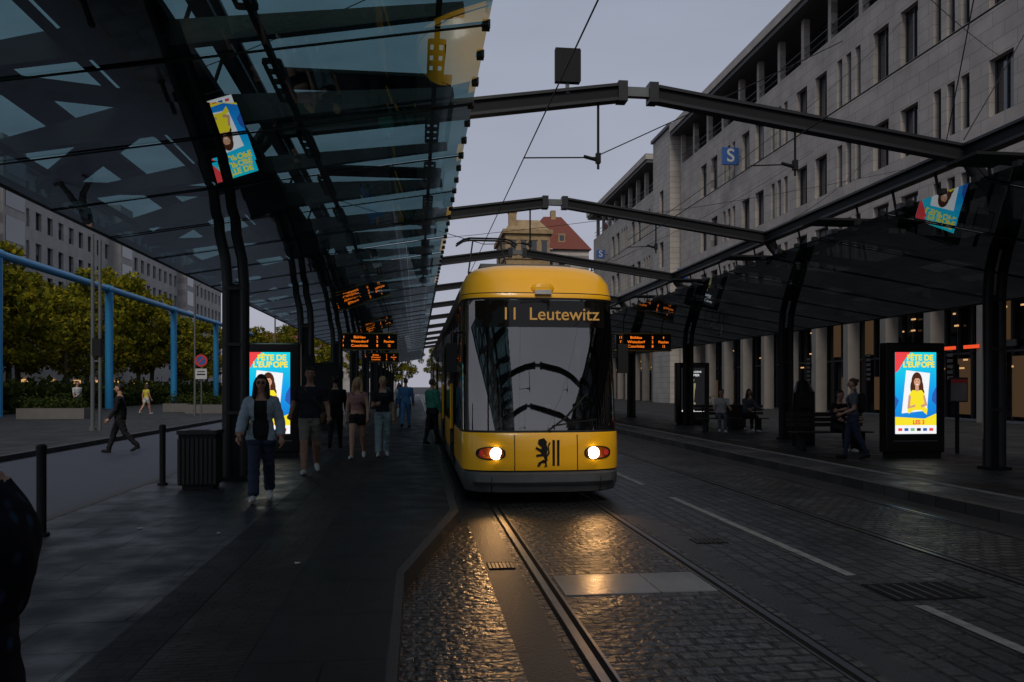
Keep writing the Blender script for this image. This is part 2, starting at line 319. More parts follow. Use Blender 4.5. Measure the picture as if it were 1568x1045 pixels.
for fy in FY:
    e=empty('steel_portal_frame'); m=MB()
    for (xa,xb) in ((-2.3,3.55),(9.8,3.95)):
        za=5.97
        m.beam((xa,fy,za),(xb,fy,6.80),.20,.05,'steel'); m.beam((xa,fy,za-.26),(xb,fy,6.56),.20,.05,'steel'); m.beam((xa,fy,za-.13),(xb,fy,6.68),.10,.24,'steel2')
    m.box(3.53,3.97,fy-.06,fy+.06,6.60,6.76,'pole'); m.box(3.40,3.56,fy-.12,fy+.12,6.50,6.84,'steel'); m.box(3.94,4.10,fy-.12,fy+.12,6.50,6.84,'steel')
    for s,xc,xb in ((-1,-2.9,-2.3),(1,10.4,9.8)):
        for dx in (-.13,.13):
            m.tube([(xc+dx,fy,.14),(xc+dx,fy,3.3),(xc+dx+s*.03,fy,3.7),(xc+dx+s*.12,fy,4.1),(xc+dx+s*.15,fy,4.6),(xc+dx+s*.08,fy,5.1),(xb+dx*.6+s*.2,fy,5.6),(xb+dx*.6,fy,5.9)],.085,'steel',12)
        m.box(xc-.22,xc+.22,fy-.16,fy+.16,.14,.2,'steel2'); m.box(xc-.13,xc+.13,fy-.03,fy+.03,.2,3.3,'steel2')
        for z in (1.2,2.3,3.2): m.box(xc-.16,xc+.16,fy-.09,fy+.09,z,z+.05,'steel')
    for xr,xw in ((3.07,1.785),(6.6,5.785)):
        zt=6.82-abs(xr-3.75)*.14-.2
        m.tube([(xr,fy,zt),(xr,fy,5.35)],.022,'steel2',6); m.tube([(xr,fy,5.55),(xw+.0,fy,5.50)],.012,'steel2',6); m.tube([(xr,fy,5.50),(xr-.25,fy,5.56)],.03,'steel2',6)
        m.box(xr-.04,xr+.04,fy-.04,fy+.04,5.45,5.62,'steel2')
    m.obj('frame',e)
e=empty('longitudinal_steel_beam'); m=MB()
for x in (-2.3,9.8):
    m.beam((x,-28,5.97),(x,96,5.97),.22,.05,'steel'); m.beam((x,-28,5.72),(x,96,5.72),.22,.05,'steel'); m.beam((x,-28,5.845),(x,96,5.845),.10,.2,'steel2')
    for i in range(90): m.beam((x,-27+i*1.37,5.72),(x+(.3 if x>0 else -.3),-27+i*1.37,(ZR(10.1) if x>0 else ZL(-2.6))+.4),.03,.05,'steel2')
m.obj('beams',e)
m=MB(); m.box(2.32,2.74,13.2,13.32,6.78,7.35,'steel2'); m.box(2.50,2.56,13.24,13.28,6.6,6.8,'pole'); m.box(2.74,2.75,13.19,13.33,6.8,7.33,'steel'); m.obj('signal_box')
def wire(name,ps,r=.009):
    m=MB(); 
    for p in ps: m.tube(p,r,'black',5)
    return m.obj(name)
def sag(a,b,s,n=8): return [tuple(Vector(a).lerp(Vector(b),i/n)-Vector((0,0,s*4*(i/n)*(1-i/n)))) for i in range(n+1)]
wire('contact_wire',[[(1.785,-30,5.48),(1.785,120,5.48)],[(5.785,-30,5.48),(5.785,120,5.48)]],.010)
wire('overhead_cable',[sag((-2,4,8.2),(24,30,15),.5),sag((-1,30,7.0),(24,34,12),.4),sag((3.1,13.3,5.6),(9,16,9),.02),sag((9.8,13.3,6.1),(24,24,21),.3),sag((11,8,8),(23.9,17.5,17),.3),sag((3.0,12,9.5),(-6,20,9),.2),sag((9.8,21.5,6),(24,40,14),.4),
  sag((7.4,9,9.5),(9.9,14,6.0),.02),sag((9.9,14,6.0),(23.9,20,12.4),.5),sag((5.8,21.5,5.7),(24,36,20),.5),sag((1.8,21.5,5.5),(-8,24,9),.1),sag((5.8,29.7,5.7),(24,46,16),.4),sag((8.0,10,9.2),(24,26,17.5),.3)],.010)

# ---------------------------------------------------------------- tram
CX,FYT=1.785,11.0
tram=empty('tram',(CX,FYT,0))
levels=[(.14,1.02,.12,'black'),(.17,1.10,.02,'bumper'),(.30,1.13,-.05,'bumper'),(.43,1.13,-.05,'bumper'),(.455,1.12,.01,'black'),(.475,1.145,.0,'yellow'),(.60,1.15,-.01,'yellow'),(.80,1.15,.0,'yellow'),(.97,1.15,.03,'yellow'),(1.0,1.145,.045,'black'),(1.03,1.14,.07,'G'),(1.35,1.14,.11,'G'),(1.8,1.14,.17,'G'),(2.2,1.135,.23,'G'),(2.5,1.13,.28,'G'),(2.90,1.12,.34,'black'),(2.93,1.135,.34,'yellow'),(2.99,1.135,.35,'black2'),(3.005,1.13,.36,'yellow'),(3.18,1.11,.43,'yellow'),(3.32,1.04,.55,'yellow'),(3.42,.93,.72,'yellow'),(3.48,.75,.95,'yellow'),(3.505,.45,1.25,'yellow')]
PW=3.0
def plan(w,yf,d,p=PW,n=16):
    o=[]
    for i in range(n*2+1):
        t=-math.pi/2+math.pi*i/(2*n); sn=math.sin(t); cs=max(0,math.cos(t))
        o.append((w*math.copysign(abs(sn)**(2/p),sn),yf+d*(1-cs**(2/p))))
    return o
side=[1.5,2.5,2.62,3.9,4.0,5.4,5.5,6.9,7.0,8.4,8.9,9.7,9.8,11.2,11.3,12.7,12.8,14.2,14.3,15.7,16.2,17,18.4,18.5,19.9,20,21.4,21.5,22.9,23.5,25,26.5,27]
m=MB(); rows=[]
for z,w,yf,k in levels:
    f=plan(w,yf,.62)
    rows.append([(x,y,z) for x,y in [(-w,y) for y in reversed(side)]+f+[(w,y) for y in side]])
nS=len(side); nf=33
for r in range(len(rows)-1):
    k=levels[r][3]; zl=levels[r][0]
    for j in range(len(rows[r])-1):
        front= nS<=j<nS+nf-1; kk=k; sidx=None
        if j<nS: sidx=nS-1-j-1
        elif j>=nS+nf-1: sidx=j-(nS+nf-1)-1
        if k=='G':
            if front: kk='blackgl' if (j-nS in (0,1,nf-3,nf-2)) else 'screen'
            else:
                kk='sideglass'
                if sidx is not None and sidx>=0 and (side[min(sidx+1,nS-1)]-side[sidx])<.2: kk='blackgl'
        if k=='black2': kk='black' if front else 'yellow'
        if sidx is not None and sidx>=0 and (kk=='yellow'):
            if zl>=2.9: kk='sidedark'
        if sidx is not None and sidx in (9,10,19,20): kk='black'
        m.poly([rows[r][j],rows[r][j+1],rows[r+1][j+1],rows[r+1][j]],kk)
m.poly(rows[-1],'yellow'); m.poly(list(reversed(rows[0])),'black')
body=m.obj('body',tram,smooth=True,merge=True)
es=body.modifiers.new('es','EDGE_SPLIT'); es.split_angle=rad(28)
def yfr(x,z):
    zz=[l[0] for l in levels]; i=max(0,min(len(levels)-2,sum(1 for q in zz if q<=z)-1)); t=(z-zz[i])/(zz[i+1]-zz[i])
    w=levels[i][1]*(1-t)+levels[i+1][1]*t; yf=levels[i][2]*(1-t)+levels[i+1][2]*t
    s=min(.999,abs(x)/w); c=(1-s**PW)**(1/PW); return yf+.62*(1-c)
# cab interior
d=MB(); xx=[-1.05+2.1*i/20 for i in range(21)]
for z,k in ((1.045,'cabin'),(2.885,'cabin')):
    d.poly([(x,yfr(x,z)+.04,z) for x in xx]+[(1.05,2.1,z),(-1.05,2.1,z)],k)
for s in (-1.085,1.085): d.poly([(s,.66,1.05),(s,2.1,1.05),(s,2.1,2.88),(s,.66,2.88)],'cabin')
d.poly([(-1.08,2.1,1.05),(1.08,2.1,1.05),(1.08,2.1,2.88),(-1.08,2.1,2.88)],'cabin')
d.box(.25,.95,2.05,2.09,1.1,2.6,'cabin2'); d.box(-.95,-.55,2.05,2.09,1.3,2.5,'cabin2')
d.box(-.65,.55,.42,.80,1.05,1.16,'cabin2'); d.box(-.35,.15,.50,.62,1.165,1.30,'black'); d.box(-.30,.22,1.62,1.74,1.05,2.0,'black'); d.box(-.18,.10,1.60,1.70,2.0,2.22,'black')
d.box(.55,.60,.55,.60,1.05,2.4,'cabin2'); d.box(-.9,.9,.62,.66,2.42,2.50,'black')
d.obj('cab_interior',tram)
d=MB()
for x in (-.43,.46):
    for i in range(6):
        z0=.48+i*.082; d.beam((x,yfr(x,z0)-.003,z0),(x,yfr(x,z0+.082)-.003,z0+.082),.012,.008,'black')
for x in (-.75,.8):
    for i in range(3):
        z0=.17+i*.09; d.beam((x,yfr(x,z0)-.004,z0),(x,yfr(x,z0+.09)-.004,z0+.09),.012,.01,'black')
for i in range(40):
    xa=-1.0+i*.05; xb=xa+.05; d.beam((xa,yfr(xa,.3)-.006,.30),(xb,yfr(xb,.3)-.006,.30),.02,.03,'black')
for s in (-1,1):
    cx=s*.76; cz=.715; pts=[]
    for i in range(28):
        t=2*math.pi*i/28; c,sn=math.cos(t),math.sin(t); x=cx+.205*math.copysign(abs(c)**.8,c); z=cz+.09*math.copysign(abs(sn)**.8,sn); pts.append((x,yfr(x,z)-.012,z))
    d.poly(pts,'black')
    pts=[(cx+(p[0]-cx)*.88,p[1]-.008,cz+(p[2]-cz)*.82) for p in pts]; d.poly(pts,'lampring')
    lx=cx-s*.07; d.poly([(lx+.085*math.cos(2*math.pi*i/20),yfr(lx,cz)-.035,cz+.085*math.sin(2*math.pi*i/20)) for i in range(20)],'lamp')
    rx=cx+s*.13; d.poly([(rx+.035*math.cos(2*math.pi*i/14),yfr(rx,cz)-.035,cz+.045*math.sin(2*math.pi*i/14)) for i in range(14)],'signred')
def onf(x,z,o): return (x,yfr(x,z)-o,z)
xs=[-.95+1.9*i/24 for i in range(25)]
for i in range(24):
    d.poly([onf(xs[i],2.50,.004),onf(xs[i+1],2.50,.004),onf(xs[i+1],2.89,.004),onf(xs[i],2.89,.004)],'dpanel')
d.tube([onf(.05,1.03,.05),onf(.32,1.22,.05),onf(.62,1.55,.04)],.012,'black',5); d.tube([onf(.12,1.1,.06),onf(.75,1.18,.05)],.010,'black',5)
d.ell((.02,yfr(0,3.05)-.0,3.06),(.17,.06,.11),'yellow'); d.box(-.10,.14,yfr(0,3.02)-.075,yfr(0,3.02)+.0,2.975,3.035,'signwhite')
for x in (.10,.165): d.box(x,x+.035,yfr(x,.75)-.008,yfr(x,.75)-.002,.54,.90,'black')
lx=-.02; y=yfr(0,.7)-.006
def bl(pts): d.poly([(lx+a*1.1,y,.72+b*1.1) for a,b in pts],'black')
bl([(-.03,.10),(.03,.12),(.05,.05),(.035,-.03),(.05,-.10),(.02,-.11),(-.01,-.04),(-.04,0)])
y-=.002; bl([(-.07,.17),(.0,.19),(.04,.14),(.02,.08),(-.04,.08),(-.08,.12)])
y-=.002; bl([(-.02,.04),(-.10,.08),(-.11,.055),(-.03,.0)]); bl([(-.02,-.01),(-.1,-.02),(-.1,-.05),(.0,-.04)])
y-=.002; bl([(.0,-.08),(-.07,-.12),(-.09,-.17),(-.06,-.17),(-.03,-.13),(.03,-.12)]); bl([(.03,-.08),(.04,-.17),(.0,-.18),(.015,-.15),(.0,-.1)]); 
bl([(.04,-.05),(.075,0),(.06,.09),(.085,.13),(.07,.14),(.045,.09),(.055,.01),(.03,-.03)])
d.obj('front_details',tram)
text(tram,'Leutewitz',.255,(.32,yfr(.3,2.68)-.035,2.68),'amberdim',sx=1.02,bold=.001)
text(tram,'11',.25,(-.46,yfr(-.46,2.68)-.035,2.68),'amberdim',bold=.001)
d=MB()
for s in (-1,1):
    d.tube([(s*1.12,.75,2.45),(s*1.28,.65,2.42),(s*1.28,.65,2.25)],.015,'black',6); d.box(s*1.28-.08,s*1.28+.08,.62,.70,1.85,2.28,'black')
d.obj('mirrors',tram,bevel=.02)
d=MB()
for y0,y1 in ((2.0,4.5),(6,8),(12,14.5),(18,22)): d.box(-.75,.75,y0,y1,3.44,3.66,'pole')
d.box(-.6,.6,8.7,10.2,3.5,3.6,'steel2')
for s in (-1,1): d.tube([(s*.35,9.9,3.5),(s*.5,8.9,4.5),(s*.35,9.5,5.40)],.02,'black',6)
d.tube([(-.5,8.9,4.5),(.5,8.9,4.5)],.02,'black',6)
for yy in (9.35,9.65): d.tube([(-.78,yy,5.28),(-.6,yy,5.40),(-.45,yy,5.44),(.45,yy,5.44),(.6,yy,5.40),(.78,yy,5.28)],.026,'black',6)
d.tube([(-.45,9.35,5.42),(-.45,9.65,5.42)],.02,'black',5); d.tube([(.45,9.35,5.42),(.45,9.65,5.42)],.02,'black',5)
d.obj('roof_equipment',tram)
d=MB()
for y in (1.6,3.2,12.2,13.8,22,23.8): 
    for s in (-.735,.735): d.tube([(s-.05,y,.31),(s+.05,y,.31)],.3,'steel2',18)
d.box(-.95,.95,.6,27,.12,.4,'black'); d.obj('bogies',tram)
d=MB()
for y0 in (2.62,7.0,14.3,20.0):
    d.box(-1.165,-1.152,y0,y0+1.3,.30,2.6,'blackgl'); d.box(-1.17,-1.166,y0+.08,y0+.6,.5,2.5,'sideglass'); d.box(-1.17,-1.166,y0+.7,y0+1.22,.5,2.5,'sideglass')
    d.tube([(-1.18,y0+.63,.9),(-1.18,y0+.63,1.7)],.015,'yellow',6)
d.obj('doors',tram)
for s in (-1,1):
    l=D.lights.new('headlight','SPOT'); l.energy=26; l.color=(1,.50,.17); l.spot_size=rad(60); l.spot_blend=.8; l.shadow_soft_size=.09
    o=D.objects.new('headlight_beam',l); COL.objects.link(o); o.parent=tram; o.location=(s*.69,-.12,.715)
    o.rotation_euler=(Vector((0,-1,-.30))).to_track_quat('-Z','Y').to_euler()

# ---------------------------------------------------------------- advertising displays
def ad(name,x,y,content=True,rotz=0):
    e=empty(name,(x,y,.15),rotz); m=MB()
    m.box(-.67,.67,-.13,.13,.10,2.42,'blackgl'); o=m.obj('housing',e,bevel=.03)
    m=MB(); m.box(-.60,.60,-.10,.10,0,.10,'steel2'); m.box(-.5,.5,-.137,-.132,.34,.36,'pole'); m.obj('plinth',e)
    m=MB(); Y=-.134; w=.465; z0,z1=.50,2.22
    def P(pts,k,l): m.poly([(a,Y-.003*l,b) for a,b in pts],k)
    def E(cx,cz,rx,rz,k,l,n=18): P([(cx+rx*math.cos(2*math.pi*i/n),cz+rz*math.sin(2*math.pi*i/n)) for i in range(n)],k,l)
    if content:
        P([(-w,z0),(w,z0),(w,z1),(-w,z1)],'bg_e',0)
        P([(-w,1.78),(-w,z1),(-.12,z1),(-.22,2.1),(-.3,1.98),(-.38,1.85)],'red_e',1)
        P([(-w,.62),(w,.62),(w,.93),(.2,.82),(-w,.86)],'yellow_e',1)
        P([(-w,z0),(w,z0),(w,.68),(-w,.68)],'white_e',2)
        P([(-.32,.93),(.25,.99),(.32,1.78),(-.22,1.84)],'white_e',2)
        E(.02,1.60,.125,.20,'hair_e',3); E(-.07,1.48,.06,.15,'hair_e',3); E(.11,1.46,.06,.17,'hair_e',3); E(.14,1.36,.05,.10,'hair_e',3)
        P([(-.17,1.02),(.21,1.02),(.20,1.32),(.13,1.42),(-.09,1.42),(-.16,1.32)],'yellow_e',4)
        P([(-.17,.92),(-.05,1.0),(.12,1.0),(.24,.9),(.26,1.04),(-.2,1.04)],'yellow_e',5)
        P([(-.02,1.40),(.06,1.40),(.06,1.52),(-.02,1.52)],'skin_e',5)
        E(.02,1.60,.072,.105,'skin_e',6)
        P([(-.17,1.32),(-.12,1.30),(-.14,1.08),(-.02,1.12),(-.02,1.07),(-.2,1.03)],'skin_e',6); P([(.19,1.32),(.25,1.1),(.12,1.05),(.1,1.1),(.19,1.14),(.15,1.3)],'skin_e',6)
        P([(-.07,1.60),(-.07,1.70),(0,1.74),(.09,1.71),(.10,1.60),(.06,1.67),(-.02,1.67)],'hair_e',7); E(-.02,1.62,.012,.006,'hair_e',7); E(.05,1.62,.012,.006,'hair_e',7); P([(-.01,1.545),(.05,1.545),(.04,1.53),(0,1.53)],'white_e',7)
        for i,k in enumerate(('red_e','blue_e','green_e','dark_e','blue_e','red_e')): P([(-.40+i*.14,.56),(-.31+i*.14,.56),(-.31+i*.14,.62),(-.40+i*.14,.62)],k,3)
        P([(w,1.1),(w,1.5),(.38,1.35),(.36,1.2)],'blue_e',1); P([(-w,1.0),(-w,1.3),(-.38,1.2)],'blue_e',1)
        m.obj('screen',e)
        text(e,'FÊTE DE',.165,(.09,-.146,2.10),'yellow_e',ext=.001,bold=.006); text(e,"L'EUROPE",.165,(.06,-.146,1.955),'yellow_e',ext=.001,bold=.006); text(e,'LES 3',.12,(.06,-.146,.74),'red_e',ext=.001,bold=.004)
    else:
        P([(-w,z0),(w,z0),(w,z1),(-w,z1)],'dark_e',0)
        P([(-w+.02,z0+.02),(w-.02,z0+.02),(w-.02,.58),(-w+.02,.58)],'white_e',1)
        E(0,1.74,.05,.065,'gold_e',1); P([(-.02,1.6),(.02,1.6),(.02,1.7),(-.02,1.7)],'gold_e',2)
        P([(-.11,1.62),(.11,1.62),(.10,1.45),(.06,1.30),(-.06,1.30),(-.10,1.45)],'gold_e',1); P([(-.07,1.31),(.07,1.31),(.05,1.05),(.03,.88),(-.03,.88),(-.05,1.05)],'gold_e',2)
        P([(-.11,.80),(.11,.80),(.09,.88),(-.09,.88)],'gold_e',1)
        m.obj('screen',e); text(e,'DER GOLDENE',.10,(0,-.146,2.06),'white_e',ext=.001); text(e,'SOMMER',.13,(0,-.146,1.93),'white_e',ext=.001)
    return e
ad('illuminated_advertising_display',10.45,15.8)
ad('illuminated_advertising_display',-3.12,17.4)
ad('illuminated_poster_display',10.65,30.0,False)
def led(name,x,y,z,w,h):
    e=empty(name,(x,y,z)); m=MB(); m.box(-w/2,w/2,-.12,.12,-h/2,h/2,'blackgl'); m.box(-w/2-.02,w/2+.02,-.14,.14,h/2,h/2+.05,'housing'); m.box(-w/2-.02,w/2+.02,-.14,.14,-h/2-.05,-h/2,'housing')
    for s in (-.7,.7): m.tube([(s*w/2,0,h/2),(s*w/2,0,1.3)],.02,'steel2',6)
    m.obj('housing',e,bevel=.01)
    for i,(l1,l2) in enumerate((('11','Bühlau'),('7','Weixdorf'),('3','Coschütz'))):
        zz=h*.28-i*h*.28
        text(e,l1,h*.24,(-w*.42,-.125,zz),'amber',ext=.001); text(e,l2,h*.24,(-w*.14,-.125,zz),'amber',ext=.001,sx=1.2); text(e,str(2+3*i),h*.24,(w*.16,-.125,zz),'amber',ext=.001)
    for i in range(3): text(e,('4','Pieschen','12')[i],h*.24,(w*.36,-.125,h*.28-i*h*.28),'amber',ext=.001,sx=.8)
led('passenger_information_display',-2.0,33.4,3.5,2.4,.62)
led('passenger_information_display',-2.2,50,3.45,2.2,.5)
led('passenger_information_display',8.4,29.0,3.3,2.1,.58)

# ---------------------------------------------------------------- street furniture
def bollard(x,y,h=.92):
    e=empty('bollard',(x,y,.15)); m=MB(); m.tube([(0,0,0),(0,0,.03),(0,0,.031),(0,0,h-.08),(0,0,h-.079),(0,0,h-.02),(0,0,h)],[.075,.075,.045,.045,.05,.05,.03],'steel2',14); m.obj('post',e)
for k in range(-1,12): bollard(-3.85 if k else -3.74,8.5+4.2*k)
def bin_(x,y):
    e=empty('litter_bin',(x,y,.15)); m=MB(); m.box(-.26,.26,-.22,.22,.06,.80,'steel2')
    for i in range(9): xx=-.25+i*.0625; m.box(xx-.02,xx+.02,-.235,-.221,.08,.74,'steel')
    m.box(-.28,.28,-.24,.24,.80,.86,'steel'); m.box(-.22,.22,-.18,.18,0,.06,'black'); m.box(-.15,.15,-.20,-.05,.861,.866,'black'); m.obj('body',e,bevel=.012)
bin_(-3.17,12.25); bin_(11.2,27)
def bench(x,y,w,rot=0):
    e=empty('platform_bench',(x,y,.15),rot); m=MB()
    for i in range(4): m.box(-w/2,w/2,-.22+i*.115,-.13+i*.115,.42,.45,'wood')
    for i in range(3): m.box(-w/2,w/2,.25+i*.012,.275+i*.012,.55+i*.12,.64+i*.12,'wood')
    for s in (-1,1): m.box(s*w*.38-.03,s*w*.38+.03,-.2,.2,0,.42,'steel2'); m.beam((s*w*.38,.22,.40),(s*w*.38,.29,.9),.04,.03,'steel2')
    m.obj('frame',e,bevel=.006)
bench(9.6,17.6,1.9); bench(10.4,25.4,2.4)
e=empty('ticket_machine',(9.75,19.2,.15)); m=MB()
m.tube([(0,0,0),(0,0,.9),(0,-.03,1.35),(0,.06,1.62)],[.3,.3,.28,.16],'blackgl',14,(1,.6)); m.box(-.15,.15,-.20,-.17,.95,1.3,'steel'); m.obj('cabinet',e)
for (x,y) in ((-3.1,21.0),(-3.1,27.5)):
    e=empty('platform_shelter_wall',(x,y,.15)); m=MB()
    for k in range(3):
        m.box(-.03,.03,k*1.3,k*1.3+.05,0,2.3,'steel'); 
        if k<2: m.box(-.006,.006,k*1.3+.06,k*1.3+1.29,.2,2.25,'canglassR')
    m.box(-.04,.04,0,2.65,2.3,2.36,'steel'); m.box(-.5,.5,-.05,0,0,2.3,'steel2'); m.obj('wall',e)
def pole(name,x,y,h,r=.06,twin=False):
    e=empty(name,(x,y,0)); m=MB(); m.tube([(0,0,0),(0,0,.25),(0,0,.26),(0,0,h)],[r*1.7,r*1.7,r,r*.8],'pole',10)
    if twin: m.tube([(.24,0,0),(.24,0,h*.97)],r*.8,'pole',10); m.box(.0,.24,-.02,.02,2.5,2.55,'pole'); m.box(.0,.24,-.02,.02,h*.8,h*.8+.05,'pole'); m.box(.02,.30,-.12,.12,2.7,3.3,'steel2')
    else: m.tube([(0,0,h*.98),(.5,0,h+.1),(1.1,0,h+.1)],[.03,.03,.05],'pole',8)
    m.obj('mast',e)
pole('signal_mast',-11.1,29,6.9,.07,True); pole('street_lamp',-11.7,44,7.1); pole('street_lamp',-10.3,60,8)
e=empty('traffic_sign',(-9.3,36,.12)); m=MB(); m.tube([(0,0,0),(0,0,2.95)],.03,'pole',8)
m.disc((0,-.045,2.65),.27,.27,'signred',24); m.disc((0,-.05,2.65),.19,.19,'signblue',24); m.beam((-.13,-.055,2.52),(.13,-.055,2.78),.004,.05,'signred'); m.box(-.24,.24,-.045,-.035,1.85,2.3,'signwhite'); m.box(-.18,.18,-.05,-.047,2.02,2.08,'black'); m.box(-.16,.16,-.05,-.047,2.15,2.19,'black'); m.obj('plates',e)
e=empty('notice_board',(12.0,16.5,.15)); m=MB(); m.box(-.03,.03,-.03,.03,0,2.0,'steel2'); m.box(-.22,.22,-.05,-.03,1.15,1.70,'steel'); m.box(-.19,.19,-.055,-.051,1.18,1.66,'nb'); 
m.box(-.19,.19,-.06,-.056,1.58,1.66,'signred'); m.obj('board',e)
e=empty('blue_pipe_structure'); m=MB()
m.tube([(-20.9,20,8.3),(-20.9,105,8.3)],.22,'blue',14)
for y in (28.2,42.7,57.4,72,86.6,101): m.tube([(-20.9,y,.1),(-20.9,y,8.1)],.26,'blue',14); m.tube([(-20.9,y-.4,8.3),(-20.9,y+.4,8.3)],.27,'blue',14)
m.obj('pipes',e)
for x,y,w in ((-15.3,24.5,2.8),(-11.8,47,2.2),(-13.5,50,3),(-17,40,3)):
    e=empty('concrete_planter',(x,y,.12)); m=MB(); m.prism([(-w/2,-.5),(w/2,-.5),(w/2,.5),(-w/2,.5)],0,.5,'planter'); m.box(-w/2+.08,w/2-.08,-.42,.42,.501,.51,'bark'); m.obj('tub',e,bevel=.03)
    m=MB()
    for i in range(900):
        c=Vector((random.uniform(-w/2+.1,w/2-.1),random.uniform(-.4,.4),.5+abs(random.gauss(.2,.2)))); a=Vector([random.gauss(0,1) for _ in range(3)]).normalized()*.07; b=a.cross(Vector([random.gauss(0,1) for _ in range(3)])).normalized()*.05
        m.poly([c-a,c+b,c+a,c-b],'leaf2')
    m.obj('shrubs',e)
m=MB()
for i in range(14000):
    c=Vector((random.uniform(-23.5,-22.0),random.uniform(32,110),.15+abs(random.gauss(.9,.45)))); a=Vector([random.gauss(0,1) for _ in range(3)]).normalized()*.2; b=a.cross(Vector([random.gauss(0,1) for _ in range(3)])).normalized()*.13
    m.poly([c-a,c+b,c+a,c-b],'leaf2')
m.obj('hedge')

# ---------------------------------------------------------------- trees
def crown_mesh(name,rx,rz,h,nc,nl,leaf,mat):
    v=[];f=[];cl=[]
    while len(cl)<nc:
        p=np.random.uniform(-1,1,3); r=np.linalg.norm(p)
        if r>1 or r<.35: continue
        cl.append((p*np.array([rx,rx,rz])*(.8+.35*random.random()),random.uniform(.45,.95)))
    for c,r in cl:
        n=int(nl*r*r*1.6)
        d=np.random.normal(0,1,(n,3)); d/=np.linalg.norm(d,axis=1)[:,None]; p=c+d*r*np.random.uniform(.55,1.05,(n,1))*np.array([1,1,.75])+np.array([0,0,h])
        a=np.random.normal(0,1,(n,3)); a/=np.linalg.norm(a,axis=1)[:,None]; b=np.cross(a,np.random.normal(0,1,(n,3))); b/=np.linalg.norm(b,axis=1)[:,None]
        s=leaf*np.random.uniform(.6,1.3,(n,1)); base=len(v)
        q=np.stack([p-a*s,p+b*s*.6,p+a*s,p-b*s*.6],1).reshape(-1,3); v+=q.tolist(); f+=[(base+4*i,base+4*i+1,base+4*i+2,base+4*i+3) for i in range(n)]
    me=D.meshes.new(name); me.from_pydata(v,[],f); me.materials.append(mat); return me
crowns=[crown_mesh('crown%d'%i,3.0+.3*i,3.5,5.9,56,150,.17,M['leaf']) for i in range(3)]
tm=MB(); tm.tube([(0,0,0),(.03,0,1.4),(-.05,.05,3.2),(.05,0,5.5),(0,0,7.5)],[.24,.18,.15,.10,.03],'bark',9)
for i in range(8):
    a=i*2.4; z=2.6+.45*i; tm.tube([(0,0,z),(1.1*math.cos(a),1.1*math.sin(a),z+.9),(2.1*math.cos(a),2.1*math.sin(a),z+1.5)],[.09,.05,.015],'bark',6)
trunk=tm.obj('trunk_src'); tme=trunk.data; D.objects.remove(trunk)
def tree(x,y,s,i,name='street_tree'):
    e=empty(name,(x,y,.1),random.random()*6); e.scale=(s,s,s*random.uniform(.93,1.07))
    for n,me in (('trunk',tme),('crown',crowns[i%3])): o=D.objects.new(n,me); COL.objects.link(o); o.parent=e
i=0
for y in (36,42,48,55,62,70,79,89,100): tree(-25.5+random.uniform(-1,1),y,1.06+random.uniform(-.08,.1),i); i+=1
for y in (38,46,52,60,68,78,92,108): tree(-31+random.uniform(-1,1),y,1.25,i); i+=1
for x,y in ((-17,118),(-24,125),(-10,150),(-3,165),(5,175),(-16,140)): tree(x,y,1.15,i); i+=1

# ---------------------------------------------------------------- buildings
def facade(m,X,out,y0,y1,z0,z1,wins,wall,depth=.34):
    zs=sorted({z0,z1}|{w[2] for w in wins}|{w[3] for w in wins})
    for c,dd in zip(zs[:-1],zs[1:]):
        row=[w for w in wins if w[2]<=c+1e-6 and w[3]>=dd-1e-6]; row.sort(); cur=y0
        for w in row:
            if w[0]>cur+1e-6: m.poly([(X,cur,c),(X,w[0],c),(X,w[0],dd),(X,cur,dd)],wall)
            cur=w[1]
        if y1>cur: m.poly([(X,cur,c),(X,y1,c),(X,y1,dd),(X,cur,dd)],wall)
    xi=X-out*depth
    for a,b,c,d in wins:
        bl_=random.random()<.35
        m.poly([(X,a,c),(X,a,d),(xi,a,d),(xi,a,c)],wall); m.poly([(X,b,c),(X,b,d),(xi,b,d),(xi,b,c)],wall)
        m.poly([(X,a,d),(X,b,d),(xi,b,d),(xi,a,d)],wall); m.poly([(X,a,c),(X,b,c),(xi,b,c),(xi,a,c)],wall)
        hs=c+(d-c)*random.choice((.1,.4,.65,.8))
        m.poly([(xi,a,c),(xi,b,c),(xi,b,d),(xi,a,d)],'wglass')
        if bl_: m.poly([(xi+out*.01,a,hs),(xi+out*.01,b,hs),(xi+out*.01,b,d),(xi+out*.01,a,d)],'wglassB')
        t=.05; x0,x1=sorted((xi+out*.012,xi+out*.07))
        m.box(x0,x1,a,a+t,c,d,'frame'); m.box(x0,x1,b-t,b,c,d,'frame'); m.box(x0,x1,a+t,b-t,d-t,d,'frame'); m.box(x0,x1,a+t,b-t,c,c+t,'frame')
        if b-a>1.2: mid=(a+b)/2; m.box(x0,x1,mid-t/2,mid+t/2,c+t,d-t,'frame')
